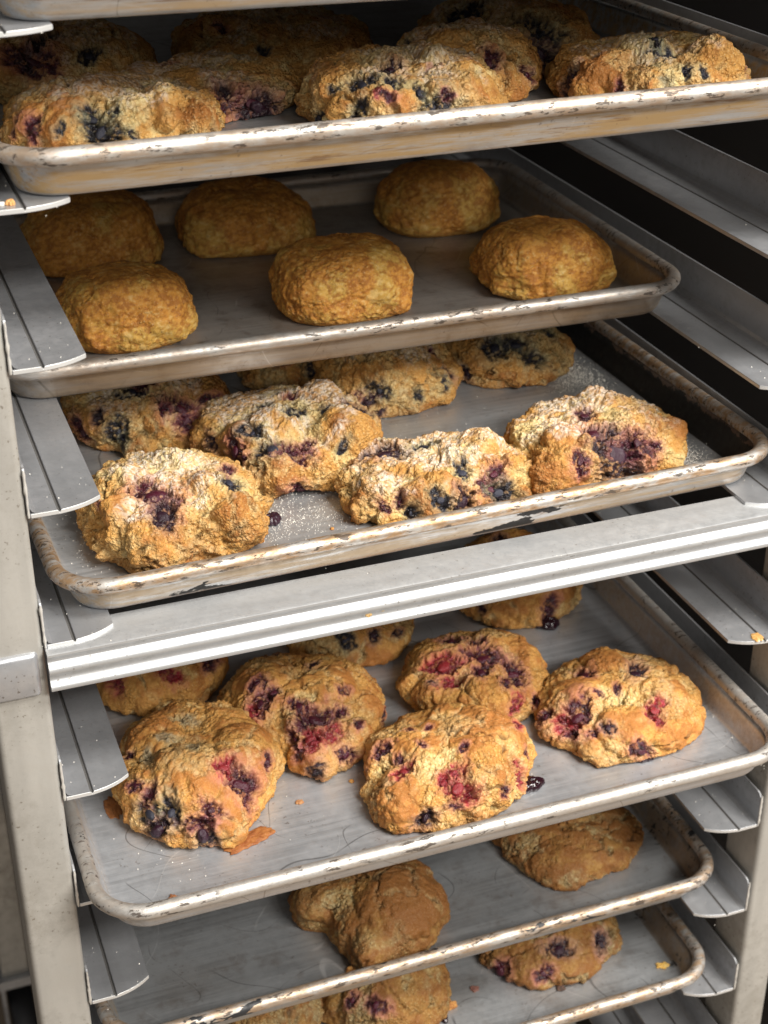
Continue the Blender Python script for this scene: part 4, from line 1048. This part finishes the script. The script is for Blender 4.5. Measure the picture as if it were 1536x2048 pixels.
def jam(key, x, y, z, rx, ry, h, seed, rel):
    s = SOBJ[key]
    l = s.location / U
    return lump("jam_drip", (rx, ry, .6), h, seed, M_JAM, ((0, 0, 0), (0, 0, 0)), 0, s, (x - l.x, y - l.y, z - l.z), 1.0)
z5, z7, z10, z9 = RZ(5) + FLOOR, RZ(7) + FLOOR, RZ(10) + FLOOR, RZ(9) + FLOOR
M_DROOL = M_BERRY['d']
d3 = jam('3a', 149.5, 86.0, z5, 6.5, 6.0, 4.5, 11, 0); d3.data.materials[0] = M_DROOL
jam('5b', 291.5, 4.5, z7, 10.5, 7.0, 5.0, 12, 0)
jam('5c', 375.5, 4.0, z7, 6.5, 4.5, 4.0, 13, 0)
jam('5h', 386.5, 173.0, z7, 9.0, 7.0, 6.0, 14, 0)
jam('7b', 254.0, 50.0, z10, 4.0, 7.0, 3.0, 15, 0)

CR = ((0.30, 0.115, 0.03), (0.50, 0.25, 0.07))
def crumb(x, y, z, rx, ry, h, seed, label, cols=CR, dry=1.0, rotz=0.0, name="crumb"):
    o = lump(name, (rx, ry, .55), h, seed, M_CRUST, cols, dry, None, (x, y, z))
    o.rotation_euler.z = rotz
    tag(o, label, "crumb", "loose crumbs on trays and runners")
    return o
crumb(107, 17.5, z7, 19, 7.5, 1.8, 21, "thin rust brown crust flake in front of the left front scone on clean tray", ((0.24, 0.075, 0.02), (0.34, 0.13, 0.035)), .75, .25, "crust_flake")
crumb(53, -19, z7, 3.2, 5.5, 1.5, 22, "small brown crust flake by the front rim, left corner of the clean tray", ((0.27, 0.10, 0.04), (0.36, 0.15, 0.06)), 1, .3, "crust_flake")
crumb(148, 41, z7, 2.8, 2.3, 1.2, 23, "tiny tan crumb between the two left front scones of clean tray", ((0.34, 0.15, 0.07), (0.40, 0.2, 0.08)))
crumb(186, 49.5, z7, 1.7, 1.7, 1.2, 24, "tiny golden crumb just left of the domed raspberry scone")
crumb(36, 78, z7, 6, 12, .8, 25, "caramel brown syrup stain leaking from the left front scone under the runner end", ((0.20, 0.075, 0.025), (0.28, 0.11, 0.035)), .5, 0, "syrup_stain")
crumb(262, 56, z10, 7, 3.6, 4, 26, "broken brown crumb at the right side of the scone on the bottom edge")
crumb(347.5, 43.5, z10, 3.6, 3.0, 2.2, 27, "dark burnt crumb in front of the dark brown scone on the lowest tray", ((0.05, 0.03, 0.025), (0.10, 0.05, 0.035)))
crumb(287, 66, z10, 3.2, 3.0, 1.2, 28, "dull red crumb left of the dark brown scone on the lowest tray", ((0.14, 0.06, 0.05), (0.2, 0.09, 0.07)))
crumb(430.5, 37, z10, 4.6, 4.0, 1.6, 29, "yellow orange crumb by the right wall of the lowest tray", ((0.60, 0.33, 0.06), (0.62, 0.42, 0.13)))
crumb(184, 40.5, z9, 7.0, 3.6, 4, 30, "small baked drip at the front tip of the two lobed biscuit")
crumb(9.5, 7, RZ(2), 2.2, 2.4, 2.2, 31, "orange crumb on the nose of the upper left runner", ((0.62, 0.27, 0.08), (0.62, 0.33, 0.12)))
crumb(5.6, 8, RZ(2), 1.6, 1.6, 1.2, 32, "pale sugar crumb beside the orange crumb on the upper left runner", ((0.75, 0.7, 0.62), (0.8, 0.75, 0.7)))
crumb(RW - 18, 4.5, RZ(6), 4.2, 5.5, 1.0, 33, "orange butter smear on the nose of the right runner under the crossbar", ((0.56, 0.30, 0.09), (0.60, 0.38, 0.15)), .6, 0, "butter_smear")

# more small crumbs, each lying where the photograph shows specks
rnd = random.Random(99)
for i, (x, y, z, r, lab) in enumerate((
        (160, -20, z7, .8, "tiny dark speck near the front rim of the clean tray, towards the left"),
        (330, 62, z7, 1.6, "small dark crumb between the two right scones of the clean tray"),
        (236, 88, z7, 2.0, "dark crumb behind the domed raspberry scone"),
        (300, 20, z10, 1.0, "tiny tan crumb at the front of the lowest tray"),
        (120, 42, z5, 1.1, "tiny golden crumb by the front rim of the burnt tray"),
        (181, 64, z5, 1.2, "tiny golden crumb in the front gap of the burnt tray"))):
    crumb(x, y, z, r * 1.2, r, r * .8, 60 + i, lab, ((0.12, 0.05, 0.03), (0.2, 0.09, 0.05)) if "dark" in lab else CR)
for i, (x, zz, r, lab) in enumerate(((179.2, -17.5, 2.1, "larger of two dried orange butter spots on the crossbar face"), (187.6, -16.4, 1.1, "smaller of two dried orange butter spots on the crossbar face"))):
    o = lump("butter_spot", (r, r * .9, .55), .5, 80 + i, M_CRUST, ((0.60, 0.36, 0.12), (0.66, 0.48, 0.24)), .8)
    o.rotation_euler = (math.radians(90), 0, 0)
    o.location = Vector((x, -5.15, zz)) * U
    tag(o, lab, "butter spot", "dried spots on the crossbar")

# ------------------------------------------------------------------ spilled sugar: far too many grains to count
M_SUGAR = NT("sugar").out(Base_Color=(0.80, 0.76, 0.68), Roughness=.35)
def grains(label, spots, seed, size=(.16, .40)):
    rnd = random.Random(seed)
    v, f = [], []
    for x, y, z, sx, sy, cnt in spots:
        for _ in range(cnt):
            gx, gy = rnd.gauss(x, sx), rnd.gauss(y, sy)
            s = rnd.uniform(*size)
            a = rnd.uniform(0, 6.28)
            ca, sa = math.cos(a) * s, math.sin(a) * s
            o = len(v)
            v += [(gx + ca, gy + sa, z), (gx - sa, gy + ca, z), (gx - ca, gy - sa, z), (gx + sa, gy - ca, z), (gx + ca * .2, gy, z + s * 1.3)]
            f += [(o, o + 1, o + 4), (o + 1, o + 2, o + 4), (o + 2, o + 3, o + 4), (o + 3, o, o + 4)]
    o = mesh_obj("sugar_grains", v, f, M_SUGAR, None, False)
    tag(o, label, "sugar", None, "stuff")
grains("spilled white sugar scattered on the burnt tray around its scones",
       [(412, 236, z5, 11, 26, 1800), (425, 215, z5, 9, 16, 900), (428, 78, z5, 7, 13, 900), (432, 100, z5, 5, 12, 250), (150, 84, z5, 14, 12, 420), (178, 92, z5, 16, 20, 420),
        (38, 90, z5, 9, 22, 60), (58, 150, z5, 12, 14, 420), (320, 95, z5, 8, 20, 80), (230, 150, z5, 70, 60, 250)], 5)
grains("sugar specks along the runner ledges beside the posts",
       [(sx, yy, RZ(k) + .03, 5, 16, 2) for k in range(1, 10) for sx in (8, 27, RW - 27, RW - 10) for yy in (14, 40)], 6, (.2, .45))
grains("sugar and crumbs dusted over the floor of the clean tray", [(231, 40, z7, 110, 40, 70), (446, 30, z7, 2, 30, 120), (60, 10, z7, 12, 20, 25)], 7, (.22, .5))

# ------------------------------------------------------------------ small black hand-written M on the left rim of the clean tray
M_INK = NT("black_marker").out(Base_Color=(0.01, 0.01, 0.012), Roughness=.5)
def stroke(a, b, w):
    d = (Vector(b) - Vector(a)).normalized() * w * .5
    n_ = Vector((-d.y, d.x))
    a, b = Vector(a) - d, Vector(b) + d
    return [a - n_, b - n_, b + n_, a + n_]
v, f = [], []
pts = [(2.1, -1.9), (-2.1, -1.9), (.6, 0), (-2.1, 1.9), (2.1, 1.9)]
for a, b in zip(pts, pts[1:]):
    o_ = len(v)
    for q in stroke(a, b, .95):
        zz = 21.6 + math.sqrt(max(.1, 4.5 ** 2 - min(4.2, abs(q.x)) ** 2)) + .12
        v.append((-PW / 2 + q.x + .3, 72 + q.y, zz))
    f.append((o_, o_ + 1, o_ + 2, o_ + 3))
pan5 = [o for o in bpy.data.objects if o.name.startswith("sheet_pan") and o.get("label", "").startswith("clean bright")][0]
mesh_obj("marker_letter", v, f, M_INK, pan5, False)
